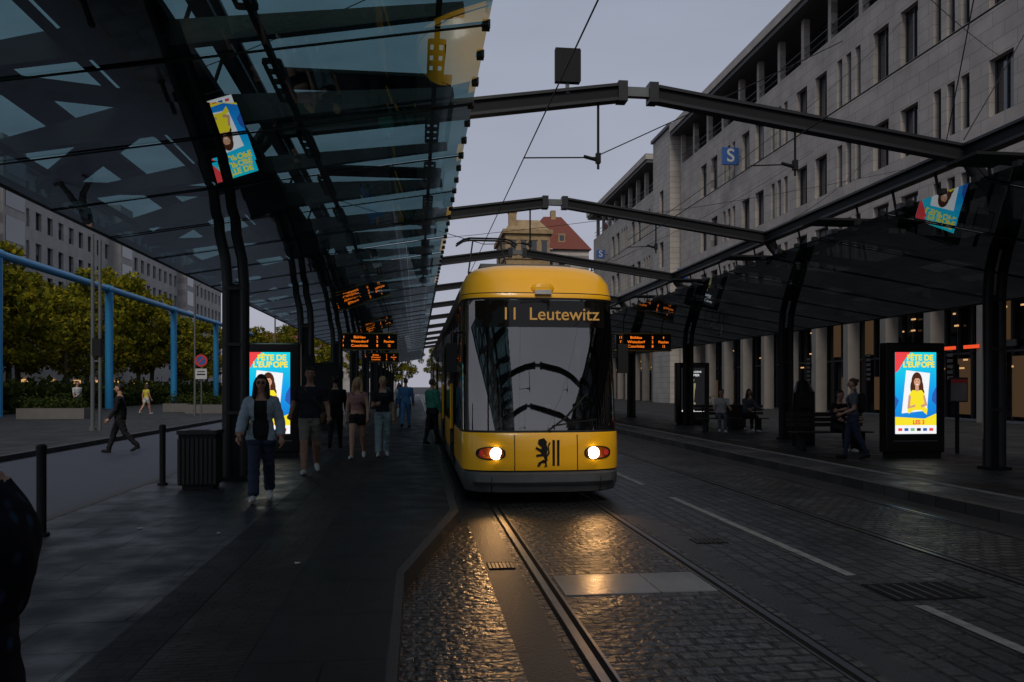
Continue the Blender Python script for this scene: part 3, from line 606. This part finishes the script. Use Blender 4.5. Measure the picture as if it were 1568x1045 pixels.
def office(name,X,y0,y1,htop,wall,rows,period):
    e=empty(name); m=MB(); wins=[]; zt=21.9
    for (c,d) in rows:
        y=y0+1.2
        while y<y1-period:
            for q in (0,.95,1.9): wins.append((y+q,y+q+.55,c,d))
            wins.append((y+3.6,y+5.0,c,d)); wins.append((y+6.0,y+7.4,c,d))
            y+=period
    facade(m,X,-1,y0,y1,6.2,zt,wins,wall)
    for yy in (y0,y1): m.poly([(X,yy,.1),(X+14,yy,.1),(X+14,yy,zt),(X,yy,zt)],wall)
    m.poly([(X,y0,6.2),(X,y1,6.2),(X+3,y1,6.2),(X+3,y0,6.2)],'eave'); m.box(X-.12,X-.003,y0,y1,6.2,6.5,'pillar')
    m.poly([(X,y0,zt),(X,y1,zt),(X+3,y1,zt),(X+3,y0,zt)],wall)
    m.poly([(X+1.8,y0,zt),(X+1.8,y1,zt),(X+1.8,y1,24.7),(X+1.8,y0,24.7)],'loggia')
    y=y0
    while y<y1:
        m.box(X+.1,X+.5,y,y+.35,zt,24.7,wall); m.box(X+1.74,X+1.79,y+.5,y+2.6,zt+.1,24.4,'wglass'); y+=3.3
    m.box(X+.15,X+.2,y0,y1,zt+.9,zt+.95,'steel'); m.box(X+.15,X+.2,y0,y1,zt+.45,zt+.48,'steel')
    m.box(X-.8,X+14,y0-.3,y1+.3,24.7,25.0,'eave'); m.box(X-.95,X+14,y0-.4,y1+.4,25.0,25.6,wall)
    m.obj('upper_floors',e)
    m=MB(); y=y0; P_=3.6
    while y<y1: m.box(X-.05,X+.65,y,y+.5,.1,6.2,'pillar'); y+=P_
    m.poly([(X+2.6,y0,.1),(X+2.6,y1,.1),(X+2.6,y1,6.2),(X+2.6,y0,6.2)],'shopglass')
    y=y0+.5
    while y<y1:
        for q in (0,1.0,1.95,2.9): m.box(X+2.45,X+2.59,y+q,y+q+.06,.1,6.2,'frame')
        m.box(X+2.45,X+2.59,y,y+3.1,3.2,3.3,'frame')
        r=random.random()
        if r<.7: 
            for q in range(5):
                a=y+random.uniform(0,2.4); z=random.choice((2.5,2.9,3.8,4.6,5.2)); m.box(X+2.38,X+2.44,a,a+random.uniform(.06,.4),z,z+.08,'warmshop')
        if r>.25: m.box(X+2.40,X+2.445,y+.1,y+.95,.3,random.choice((2.2,3.0)),'warmdim')
        if r>.5: m.box(X+2.40,X+2.445,y+1.1,y+1.9,3.5,5.6,'warmdim')
        if random.random()<.35: m.box(X+2.3,X+2.37,y+.6,y+2.4,3.45,3.75,'pole')
        if random.random()<.4:
            for q in range(6): m.box(X+2.3,X+2.33,y+1.2,y+1.6,2.0+q*.28,2.16+q*.28,'nb')
        y+=P_
    m.obj('shop_front',e); return e
R=[(8.7,11.1),(13.0,15.4),(17.6,20.3)]
office('stone_office_building',24,-12,70.6,25.6,'wall',R,8.6)
office('stone_office_building',24.3,80,108,25.6,'wallB',R,9.2)
e=empty('stone_stair_tower'); m=MB(); facade(m,23.2,-1,71.2,76.5,.1,25.6,[(73.2,74.4,c,d) for c,d in R],'wallB'); m.poly([(23.2,71.2,.1),(40,71.2,.1),(40,71.2,25.6),(23.2,71.2,25.6)],'wallB'); m.poly([(23.2,76.5,.1),(40,76.5,.1),(40,76.5,25.6),(23.2,76.5,25.6)],'wallB'); m.box(23.0,40,71.0,76.7,25.6,25.9,'eave'); m.obj('walls',e)
e=empty('apartment_building'); m=MB(); wins=[]
for c in (5,8.3,11.6,14.9,18.2,21.0):
    y=41
    while y<168: wins.append((y,y+1.3,c,c+1.9)); y+=2.7
facade(m,-40,1,20,170,.1,24,wins,'wall_l'); m.poly([(-40,20,.1),(-56,20,.1),(-56,20,24),(-40,20,24)],'wall_l'); m.box(-56,-39.5,19.5,170.5,24,24.6,'eave')
for y in (55,80,110,140):
    m.box(-40,-38.6,y,y+4.5,5,25.5,'wall_l')
    for z in (5.6,8.9,12.2,15.5,18.8,22): m.box(-38.6,-38.55,y+.4,y+4.1,z,z+2.4,'wglass')
for i in range(14): m.box(-39.9,-39.8,42+i*6.3,43+i*6.3+random.random(),2.0,2.4,'warmshop')
m.obj('walls',e)
e=empty('old_sandstone_building'); m=MB()
x0,x1,y0,y1=12.6,19.0,113,126; h=23.5
m.box(x0,x1,y0,y1,.0,h,'sand'); m.box(x0-.4,x1+.4,y0-.4,y1+.4,h,h+.6,'sand'); m.box(x0-.2,x1+.2,y0-.2,y1+.2,h-3.6,h-3.2,'sand')
for z in (4,8,12,16,20.6):
    for i in range(4):
        a=x0+.7+i*1.5; m.box(a,a+.8,y0-.02,y0+.01,z,z+2.0,'wglass'); m.box(a-.12,a+.92,y0-.14,y0-.021,z+2.0,z+2.25,'sand'); m.box(a-.12,a+.92,y0-.14,y0-.021,z-.2,z,'sand')
m.poly([(x0,y0,h+.6),(x1,y0,h+.6),(x1-1.2,y0+3,h+2.6),(x0+1.2,y0+3,h+2.6)],'sand'); m.poly([(x0,y0,h+.6),(x0+1.2,y0+3,h+2.6),(x0+1.2,y1,h+2.6),(x0,y1,h+.6)],'redroof')
m.box(13.2,14.3,y0+1,y0+2,h,h+3.2,'sand'); m.box(13.1,14.4,y0+.9,y0+2.1,h+3.2,h+3.4,'sand'); m.obj('walls',e)
e=empty('red_roofed_building'); m=MB(); X0,X1,Y0,Y1=15.8,28,128,150; h=24
m.box(X0+.3,X1,Y0,Y1,0,h,'wallB')
for z in (4,8,12,16,20):
    for i in range(4): a=X0+1.2+i*2.0; m.box(a,a+1,Y0-.02,Y0+.01,z,z+2,'wglass')
m.poly([(X0,Y0-.4,h),(X0+5.4,Y0+4.4,h+6.2),(X0+5.4,Y1,h+6.2),(X0,Y1,h)],'redroof'); m.poly([(X1+.4,Y0-.4,h),(X0+8.4,Y0+4.4,h+6.2),(X0+8.4,Y1,h+6.2),(X1+.4,Y1,h)],'redroof'); m.poly([(X0,Y0-.4,h),(X1+.4,Y0-.4,h),(X0+8.4,Y0+4.4,h+6.2),(X0+5.4,Y0+4.4,h+6.2)],'redroof')
m.box(X0+6.6,X0+7.4,Y0+4,Y0+5.2,h+4,h+7.2,'sand')
for i in range(2): 
    a=X0+3.6+i*3.6; m.box(a,a+1.2,Y0+.6,Y0+3.0,h+1.3,h+2.7,'sand'); m.box(a+.25,a+.95,Y0+.58,Y0+.599,h+1.5,h+2.4,'wglass')
m.obj('walls',e)
e=empty('distant_building'); m=MB(); m.box(-60,-6,230,240,0,13,'wall_l'); m.box(8,60,240,250,0,16,'wallB'); 
for i in range(20): m.box(-58+i*2.6,-57+i*2.6,229.9,229.99,4,6,'wglass'); m.box(-58+i*2.6,-57+i*2.6,229.9,229.99,8,10,'wglass')
m.poly([(-60,229.5,13),(-6,229.5,13),(-6,235,17),(-60,235,17)],'redroof'); m.obj('walls',e)
e=empty('apartment_building'); m=MB()
m.box(-34,40,-95,-85,0,10,'wallB')
for x in range(-32,38,3):
    for z in (2,5.5): m.box(x,x+1.2,-85,-84.95,z,z+2,'wglass')
m.obj('walls',e)
def ssign(x,y,z,s):
    e=empty('station_sign',(x,y,z)); m=MB(); m.box(-s/2,s/2,-.08,.08,-s/2,s/2,'signblue'); m.box(s/2,s/2+.5,-.03,.03,-.05,.05,'pole'); m.obj('panel',e,bevel=.03)
    text(e,'S',s*1.05,(0,-.09,0),'signwhite',bold=.02)
ssign(23.2,57,18.8,1.3); ssign(23.3,68,11.6,.9); ssign(23.4,100,18.6,1.1)
for y in (31.5,33): 
    m=MB(); m.box(23.86,23.94,y,y+.9,3.3,3.45,'redneon'); m.obj('neon_sign')
def bike(x,y,r):
    e=empty('bicycle',(x,y,.1),r); m=MB()
    for cx in (-.5,.5):
        c=[(cx+.33*math.cos(t*math.pi/9),0,.34+.33*math.sin(t*math.pi/9)) for t in range(19)]; m.tube(c,.014,'black',5)
    m.tube([(-.5,0,.34),(-.05,0,.32),(.35,0,.8),(-.15,0,.78),(-.5,0,.34)],.016,'pole',5); m.tube([(-.05,0,.32),(-.18,0,.9)],.016,'pole',5); m.tube([(.5,0,.34),(.33,0,.95)],.016,'pole',5)
    m.tube([(.33,-.25,1.0),(.33,.25,1.0)],.014,'black',5); m.box(-.3,-.06,-.06,.06,.9,.95,'black'); m.obj('frame',e)
for i in range(6): bike(13.6+i*.55,40+i*.6,rad(70+random.uniform(-10,10)))

# ---------------------------------------------------------------- people
def cm(name,c,r=.8): return pmat(name,c,r,0,.18,18,.25,25,spec=.2)
SK=cm('skin',(.36,.20,.14),.55); SKD=cm('skin_darker',(.27,.15,.105),.55)  # two skin tones, the second a darker brown
EYE=pmat('eye',(.03,.02,.02),.4); LIP=pmat('lips',(.28,.09,.08),.5)
def person(name,x,y,z,H,rotz,top,bottom,shoe,hair,skin=SK,inner=None,legs=((18,8),(-16,22)),arms=((10,18,6),(-12,14,6)),sleeve=1.0,pants=1.0,hairlen=0,female=True,wide=0,crop=0,jacket=0,bag=None,vox=.0135,lean=0,glasses=False,top_hem=0):
    s=H/1.70; e=empty(name,(x,y,z),rotz); W=.155 if female else .185
    hipz=.90; J={}
    for sd,(a,b) in zip((-1,1),legs):
        hip=Vector((sd*.085,0,hipz)); k=hip+Vector((sd*.012,-math.sin(rad(a)),-math.cos(rad(a))))*.42
        an=k+Vector((0,-math.sin(rad(a-b)),-math.cos(rad(a-b))))*.41
        fa=rad(max(-50,min(25,(a-b)*.6))); toe=an+Vector((sd*.02,-.15*math.cos(fa)-.0,-.05+ .15*math.sin(fa)*(1 if fa<0 else .6)))
        J[sd]=(hip,k,an,toe)
    low=min(min(J[sd][2].z-.075,J[sd][3].z-.03) for sd in (-1,1))
    sh=Vector((0,0,-low)); 
    for sd in (-1,1): J[sd]=tuple(p+sh for p in J[sd])
    hz=hipz-low; ly=-math.sin(rad(lean))
    def T(xx,yy,zz): return Vector((xx,yy+ly*(zz),hz+zz))
    m=MB(); fw=.9 if female else 1.0
    tor=[(-.06,.120,.085),(.0,.165*fw+.0,.115),(.06,.160*fw+.005,.112),(.14,.135 if female else .155,.098),(.22,.128 if female else .16,.098),(.32,W+.0,.115),(.40,W+.015,.115),(.46,W+.005,.098),(.505,.11,.08),(.53,.062,.062),(.57,.052,.055),(.62,.05,.055)]
    n=18; base=len(m.v)
    for zz,rx,ry in tor:
        c=T(0,.01 if zz>.5 else 0,zz)
        for j in range(n):
            t=2*math.pi*j/n; yy=math.sin(t)*ry
            if female and .28<zz<.42 and math.sin(t)<-.3: yy-=.022
            m.v.append((c.x+math.cos(t)*rx,c.y+yy,c.z))
    for i in range(len(tor)-1):
        for j in range(n): a=base+i*n+j;b=base+i*n+(j+1)%n; m.f.append((a,b,b+n,a+n)); m.m.append(m.mi('black'))
    m.f.append(tuple(base+j for j in reversed(range(n)))); m.m.append(0); q=base+(len(tor)-1)*n; m.f.append(tuple(q+j for j in range(n))); m.m.append(0)
    bones=[('torso',T(0,0,0),T(0,0,.5)),('neck',T(0,.01,.53),T(0,0,.66))]
    for sd in (-1,1):
        hip,k,an,toe=J[sd]; kr=.062+wide*.4; ar=.042+wide
        m.tube([hip+Vector((0,0,.05)),hip+Vector((0,0,-.06)),hip.lerp(k,.5),k,k.lerp(an,.3)+Vector((0,.012,0)),k.lerp(an,.65),an+Vector((0,0,.02))],[.085,.098,.080+wide*.15,kr,.060+wide*.5,.046+wide*.8,ar],'black',14)
        heel=an+Vector((0,.045,-.045)); m.tube([heel+Vector((0,.015,0)),heel,an+Vector((0,-.03,-.04)),an.lerp(toe,.75)+Vector((0,0,-.008)),toe,toe+(toe-an).normalized()*.035],[.02,.037,.044,.042,.034,.015],'black',12)
        m.tube([an+Vector((0,0,.05)),an+Vector((0,0,-.04))],[.04,.042],'black',12)
        bones+=[('thigh',hip,k),('shank',k,an+Vector((0,0,.015))),('foot',an+Vector((0,0,-.045)),toe)]
    hands=[]
    for sd,(a,b,ab) in zip((-1,1),arms):
        S0=T(sd*(W+.005),.01,.455); A=rad(a);B=rad(a+b); ABd=math.tan(rad(ab))
        el=S0+Vector((sd*(ABd+.05),-math.sin(A),-math.cos(A))).normalized()*.285; wr=el+Vector((sd*ABd*.4 if b<60 else -sd*.35,-math.sin(B),-math.cos(B))).normalized()*.25
        sl=.006 if sleeve>.5 else 0
        m.tube([T(sd*(W-.06),.005,.47),S0,S0.lerp(el,.3),S0.lerp(el,.7),el,el.lerp(wr,.3),el.lerp(wr,.75),wr],[.055,.062 if female else .07,.052+sl,.045+sl,.042+sl,.040+sl,.031+sl,.026+sl],'black',12)
        bones+=[('uarm',S0,el),('farm',el,wr)]; hands.append((sd,wr,(wr-el).normalized()))
    me0=m.obj('tmp',merge=False); me0.data.materials.clear(); bpy.context.view_layer.update()
    r=me0.modifiers.new('r','REMESH'); r.mode='VOXEL'; r.voxel_size=vox
    sm=me0.modifiers.new('s','SMOOTH'); sm.factor=.5; sm.iterations=4
    me=D.meshes.new_from_object(me0.evaluated_get(bpy.context.evaluated_depsgraph_get())); D.objects.remove(me0)
    nf_=len(me.polygons); C=np.empty(nf_*3); me.polygons.foreach_get('center',C); C=C.reshape(-1,3)
    best=np.full(nf_,1e9); lab=np.zeros(nf_,int); tt=np.zeros(nf_)
    offs={'torso':.10,'neck':.03,'thigh':.05,'shank':.03,'foot':.03,'uarm':.03,'farm':.02}
    for i,(nm,p,q) in enumerate(bones):
        p=np.array(p);q=np.array(q); d=q-p; t=np.clip(((C-p)@d)/(d@d),0,1); ds=np.linalg.norm(C-(p+t[:,None]*d),axis=1)-offs[nm]
        k=ds<best; best[k]=ds[k]; lab[k]=i; tt[k]=t[k]
    mats=[skin,top,bottom,shoe,inner or top]; idx=np.zeros(nf_,int); zrel=C[:,2]-hz
    for i,(nm,p,q) in enumerate(bones):
        k=lab==i
        if nm=='torso': 
            v=np.where(zrel<(.06-top_hem),2,1); v=np.where((zrel>=.06-top_hem)&(zrel<.06+crop),0 if crop>.05 else 1,v)
            if female: v=np.where((zrel>.47)&(np.abs(C[:,0])<.075)&(C[:,1]<0),0,v)
            else: v=np.where((zrel>.505)&(np.abs(C[:,0])<.07),0,v)
            if inner: v=np.where((np.abs(C[:,0])<.075+.02*(zrel<.2))&(C[:,1]<-.01)&(v==1),4,v)
        elif nm=='neck': v=np.zeros(nf_,int)
        elif nm=='thigh': v=np.where(tt*.5<pants*1.001,2,0); v=np.where(zrel>.06-top_hem,1,v)
        elif nm=='shank': v=np.where(.5+tt*.5<=pants*1.001,2,0)
        elif nm=='foot': v=np.full(nf_,3)
        elif nm=='uarm': v=np.where(tt*.5<=sleeve*1.001,1,0)
        elif nm=='farm': v=np.where(.5+tt*.5<=sleeve*1.001,1,0)
        idx[k]=v[k]
    me.materials.clear()
    for mt in mats: me.materials.append(mt)
    me.polygons.foreach_set('material_index',idx.tolist()); me.polygons.foreach_set('use_smooth',[True]*nf_)
    nv=len(me.vertices); co=np.empty(nv*3); me.vertices.foreach_get('co',co); co=co.reshape(-1,3); no=np.empty(nv*3); me.vertices.foreach_get('normal',no); no=no.reshape(-1,3)
    cl=np.zeros(nv); 
    for pl in me.polygons:
        if idx[pl.index] in (1,2): 
            for v_ in pl.vertices: cl[v_]=1
    fold=.006+.005*np.sin(co[:,2]*55+co[:,0]*30)*np.sin(co[:,0]*40+co[:,1]*35)
    if jacket: fold=fold+jacket*((co[:,2]-hz)>-.12)
    co+=no*(cl*fold)[:,None]; me.vertices.foreach_set('co',co.ravel())
    b=D.objects.new('body',me); COL.objects.link(b); b.parent=e; b.scale=(s,s,s)
    h=MB()
    for sd,wr,dr in hands:
        inn=Vector((-sd*.9,-.25,0)); inn=(inn-dr*inn.dot(dr)).normalized(); fw_=dr.cross(inn)*(1 if sd>0 else -1)
        if fw_.y>0: fw_=-fw_
        pc=wr+dr*.045; h.tube([wr-dr*.02,wr+dr*.02,pc,wr+dr*.085],[.025,.030,.040,.036],skin,10,(1,.85))
        for i,(o,l) in enumerate(((.028,.062),(.010,.072),(-.009,.067),(-.027,.052))):
            p0=wr+dr*.075+fw_*o; p1=p0+dr*l*.45+inn*.006; p2=p1+dr*l*.3+inn*.014; p3=p2+dr*l*.2+inn*.018; h.tube([p0,p1,p2,p3],[.0095,.009,.008,.006],skin,7)
        p0=wr+dr*.03+fw_*.028; h.tube([p0,p0+fw_*.022+dr*.025,p0+fw_*.028+dr*.055+inn*.01],[.013,.011,.008],skin,7)
    hc=T(0,-.012,.705)
    def hf(p):
        x_,y_,z_=p
        if z_<0: x_*=1+.38*z_; y_=y_*(1+.25*z_)-(.12*-z_)
        if y_>0: y_*=1.05
        return (x_,y_,z_)
    h.ell(hc,(.074,.092,.115),skin,18,14,hf); h.tube([T(0,.005,.55),T(0,.0,.66)],[.05,.05],skin,12)
    h.ell(hc+Vector((0,-.098,-.014)),(.013,.018,.024),skin,8,6)
    for sd in (-1,1):
        h.ell(hc+Vector((sd*.028,-.083,.010)),(.013,.008,.008),EYE,8,6); h.ell(hc+Vector((sd*.073,.006,-.008)),(.010,.020,.030),skin,8,6)
        h.tube([hc+Vector((sd*.013,-.092,.030)),hc+Vector((sd*.045,-.082,.030))],.004,hair,5)
        if glasses: h.ell(hc+Vector((sd*.030,-.095,.008)),(.026,.007,.018),EYE,10,6)
    h.ell(hc+Vector((0,-.092,-.058)),(.023,.008,.007),LIP,8,6)
    def hr(p):
        x_,y_,z_=p; f=1.0
        if y_<-.25 and z_<.38: f=.80
        if z_<-.45: f=.78
        return (x_*f,y_*f,z_*f)
    h.ell(hc+Vector((0,.012,.018)),(.083,.098,.113),hair,20,14,hr)
    if hairlen>0:
        L_=hairlen
        h.tube([hc+Vector((0,.035,.07)),hc+Vector((0,.055,-.03)),hc+Vector((0,.075,-.12)),hc+Vector((0,.085,-.12-L_*.6)),hc+Vector((0,.08,-.12-L_))],[.06,.085,.09,.08,.03],hair,14,(1.0,.55))
        for sd in (-1,1): h.tube([hc+Vector((sd*.055,-.02,.07)),hc+Vector((sd*.080,-.01,.0)),hc+Vector((sd*.085,-.015,-.09)),hc+Vector((sd*.09,-.05,-.11-L_*.5)),hc+Vector((sd*.085,-.07,-.11-L_*.8))],[.02,.026,.030,.030,.010],hair,8)
    elif hairlen<0: h.ell(hc+Vector((0,.10,.07)),(.04,.04,.04),hair,10,8)
    ho=h.obj('head_and_hands',e,smooth=True); ho.scale=(s,s,s)
    if bag:
        g=MB(); kind,bm_=bag
        if kind=='back':
            c=T(0,.17,.30); g.ell(c,(.14,.09,.21),bm_,12,10,lambda p:[math.copysign(abs(q)**.6,q) for q in p])
            for sd in (-1,1): g.tube([T(sd*.09,.10,.46),T(sd*.10,.0,.50),T(sd*.10,-.12,.40),T(sd*.12,-.08,.2)],.016,bm_,6)
        elif kind=='side':
            c=T(.20,.0,.0); g.ell(c,(.05,.13,.10),bm_,12,8,lambda p:[math.copysign(abs(q)**.55,q) for q in p]); g.tube([c+Vector((0,0,.08)),T(.12,-.12,.25),T(-.08,-.1,.47),T(-.1,.03,.52),T(0,.12,.4),c+Vector((0,.03,.08))],.010,bm_,6)
        elif kind=='hand':
            sd,wr,dr=hands[1]; c=wr+Vector((0,0,-.30)); g.ell(c,(.05,.15,.17),bm_,12,8,lambda p:[math.copysign(abs(q)**.5,q) for q in p]); g.tube([c+Vector((0,-.08,.15)),wr+dr*.1,c+Vector((0,.08,.15))],.008,bm_,6)
        go=g.obj('bag',e,smooth=True); go.scale=(s,s,s)
    return e
navy=cm('navy_denim',(.022,.030,.055)); blk=cm('black_cloth',(.008,.008,.010)); lshirt=cm('pale_blue_shirt',(.24,.29,.34)); white=cm('white_cloth',(.42,.42,.42)); shoeW=cm('white_shoes',(.4,.4,.4),.5)
dk=cm('dark_tshirt',(.014,.013,.022)); shorts=cm('beige_shorts',(.15,.135,.12)); pink=cm('pink_top',(.26,.13,.13)); ljean=cm('light_jeans',(.22,.28,.33)); bluej=cm('blue_suit',(.05,.13,.30)); green=cm('green_hoodie',(.03,.16,.12)); yel=cm('yellow_dress',(.5,.42,.05)); greyc=cm('grey_cloth',(.07,.08,.095))
hB=cm('hair_dark',(.015,.010,.008),.5); hBl=cm('hair_blonde',(.33,.22,.10),.5); hBr=cm('hair_brown',(.06,.035,.02),.5); brownbag=cm('brown_bag',(.06,.035,.02),.5)
def floral():
    m,nt,o=newmat('dark_floral_cloth'); L=nt.links.new; b=N(nt,'ShaderNodeBsdfPrincipled'); b.inputs['Roughness'].default_value=.9; b.inputs['Specular IOR Level'].default_value=.1; tc=N(nt,'ShaderNodeTexCoord'); v=N(nt,'ShaderNodeTexVoronoi'); v.inputs['Scale'].default_value=16; L(tc.outputs['Object'],v.inputs['Vector'])
    cr=N(nt,'ShaderNodeValToRGB'); cr.color_ramp.elements[0].color=(.014,.032,.06,1); cr.color_ramp.elements[0].position=.12; cr.color_ramp.elements[1].color=(.003,.004,.009,1); cr.color_ramp.elements[1].position=.3; L(v.outputs['Distance'],cr.inputs[0]); L(cr.outputs[0],b.inputs['Base Color']); L(b.outputs[0],o.inputs[0]); return m
FL=floral(); P=.15
person('woman_in_open_shirt',-2.02,10.75,P,1.63,rad(6),lshirt,navy,shoeW,hB,inner=blk,legs=((14,4),(-12,14)),arms=((16,22,14),(-6,30,14)),hairlen=.14,wide=.03,jacket=.018,top_hem=.12,glasses=True,sleeve=.92,vox=.012)
person('man_in_shorts',-1.83,14.1,P,1.83,rad(5),dk,shorts,shoeW,hB,legs=((16,6),(-14,20)),arms=((5,55,14),(0,50,14)),sleeve=.33,pants=.42,female=False,wide=.01,top_hem=.06,skin=SKD,bag=('side',brownbag))
person('woman_in_shorts',-1.22,16.8,P,1.68,rad(-4),pink,blk,shoeW,hBl,legs=((17,4),(-14,18)),arms=((-10,12,9),(12,25,10)),sleeve=.06,pants=.20,hairlen=.12,crop=.07,bag=('side',blk))
person('woman_in_jeans',-.72,17.2,P,1.68,rad(3),dk,ljean,shoeW,hBl,legs=((10,3),(-10,10)),arms=((8,95,8),(-6,14,8)),sleeve=.32,pants=1.0,hairlen=-1,wide=.03)
person('man_in_blue_jacket',-.40,29.3,P,1.80,rad(175),bluej,bluej,blk,hBr,female=False,wide=.01,bag=('hand',white))
person('man_with_backpack',-1.95,19.6,P,1.75,rad(180),blk,blk,blk,hB,female=False,bag=('back',blk))
person('person_in_green_hoodie',.40,20.6,P,1.66,rad(120),green,blk,blk,hBr,female=False,jacket=.025,legs=((8,4),(-8,8)),arms=((8,20,5),(4,14,5)),bag=('hand',blk))
person('man_walking',-7.4,21,-.01,1.74,rad(-80),blk,blk,blk,hB,legs=((20,4),(-20,22)),arms=((-14,14,3),(14,20,3)),female=False,wide=.012)
person('man_in_white_shirt',-17.6,44,.12,1.80,rad(60),white,navy,blk,hB,female=False,sleeve=.4)
person('woman_in_yellow_dress',-14.8,46,.12,1.66,rad(150),yel,white,shoeW,hBr,pants=.3,sleeve=.2,hairlen=.1)
person('woman_with_backpack',8.95,15.5,P,1.64,rad(-110),greyc,navy,blk,hBr,legs=((12,3),(-12,14)),arms=((10,70,6),(5,60,6)),sleeve=.35,hairlen=-1,bag=('back',blk))
person('tram_driver',1.70,12.45,.50,1.78,0,navy,blk,blk,hBr,legs=((82,84),(78,74)),arms=((40,50,8),(40,50,8)),lean=4,female=False)
def seated(name,x,y,rot,top,bot,hair,**k): 
    return person(name,x,y,P,1.72,rot,top,bot,shoeW,hair,legs=((82,84),(78,74)),arms=((30,50,8),(34,46,8)),lean=8,**k)
seated('seated_person',9.75,17.55,rad(5),blk,blk,hB,female=False)
seated('seated_person',10.0,25.35,rad(-15),white,greyc,hB,female=False,sleeve=.35)
seated('seated_person',10.9,25.35,rad(10),greyc,blk,hBr,hairlen=.1)
person('bystander_in_floral_coat',-.92,1.62,P,1.58,rad(115),FL,FL,blk,hB,jacket=.06,wide=.06,legs=((4,2),(-4,4)),arms=((2,8,10),(4,8,10)),vox=.012,hairlen=.1)
person('man_in_distance',-1.5,38,P,1.78,rad(0),greyc,navy,blk,hBr,female=False)
person('woman_in_distance',-.9,41,P,1.68,rad(10),white,navy,blk,hB,hairlen=.1)

# ---------------------------------------------------------------- world + sun
w=D.worlds.new('World'); S.world=w; w.use_nodes=True; nt=w.node_tree
for n in list(nt.nodes): nt.nodes.remove(n)
L=nt.links.new; o=N(nt,'ShaderNodeOutputWorld'); bg=N(nt,'ShaderNodeBackground'); bg.inputs[1].default_value=.1
sky=N(nt,'ShaderNodeTexSky'); sky.sky_type='NISHITA'; sky.sun_disc=False; sky.sun_elevation=rad(43); sky.sun_rotation=rad(190); sky.dust_density=2
tc=N(nt,'ShaderNodeTexCoord'); sp=N(nt,'ShaderNodeSeparateXYZ'); L(tc.outputs['Generated'],sp.inputs[0])
mr=N(nt,'ShaderNodeMapRange'); L(sp.outputs[2],mr.inputs[0]); mr.inputs[1].default_value=0; mr.inputs[2].default_value=.6
lo=N(nt,'ShaderNodeCombineXYZ'); hi=N(nt,'ShaderNodeCombineXYZ')
for c,v in zip(lo.inputs,(4.1,4.05,4.8)): c.default_value=v
for c,v in zip(hi.inputs,(3.1,3.6,4.5)): c.default_value=v
mx=N(nt,'ShaderNodeMix',data_type='VECTOR'); L(mr.outputs[0],mx.inputs['Factor']); L(lo.outputs[0],mx.inputs[4]); L(hi.outputs[0],mx.inputs[5])
no=N(nt,'ShaderNodeTexNoise'); no.inputs['Scale'].default_value=2.2; no.inputs['Detail'].default_value=5; mp=N(nt,'ShaderNodeMapping'); mp.inputs['Scale'].default_value=(1,1,3.5); L(tc.outputs['Generated'],mp.inputs[0]); L(mp.outputs[0],no.inputs['Vector'])
cr=N(nt,'ShaderNodeMapRange'); L(no.outputs['Fac'],cr.inputs[0]); cr.inputs[1].default_value=.3; cr.inputs[2].default_value=.7; cr.inputs[3].default_value=.92; cr.inputs[4].default_value=1.08
sc=N(nt,'ShaderNodeVectorMath',operation='SCALE'); L(mx.outputs[1],sc.inputs[0]); L(cr.outputs[0],sc.inputs['Scale'])
m2=N(nt,'ShaderNodeMix',data_type='RGBA'); m2.inputs['Factor'].default_value=.93; L(sky.outputs[0],m2.inputs[6]); L(sc.outputs[0],m2.inputs[7])
L(m2.outputs[2],bg.inputs[0]); L(bg.outputs[0],o.inputs[0])
sl=D.lights.new('sun','SUN'); sl.energy=1.5; sl.angle=rad(18); sl.color=(1,.90,.78); so=D.objects.new('sun',sl); COL.objects.link(so)
so.rotation_euler=Vector((.13,.74,-.69)).to_track_quat('-Z','Y').to_euler()

# ---------------------------------------------------------------- camera
c=D.cameras.new('camera'); c.lens=28.0; c.sensor_width=36; c.shift_y=.0443; c.clip_end=3000; c.clip_start=.05
co=D.objects.new('camera',c); COL.objects.link(co); co.location=(0,0,1.65); co.rotation_euler=(rad(90),0,-math.atan(146/1220)); S.camera=co
S.view_settings.view_transform='Standard'; S.view_settings.look='None'; S.view_settings.exposure=0
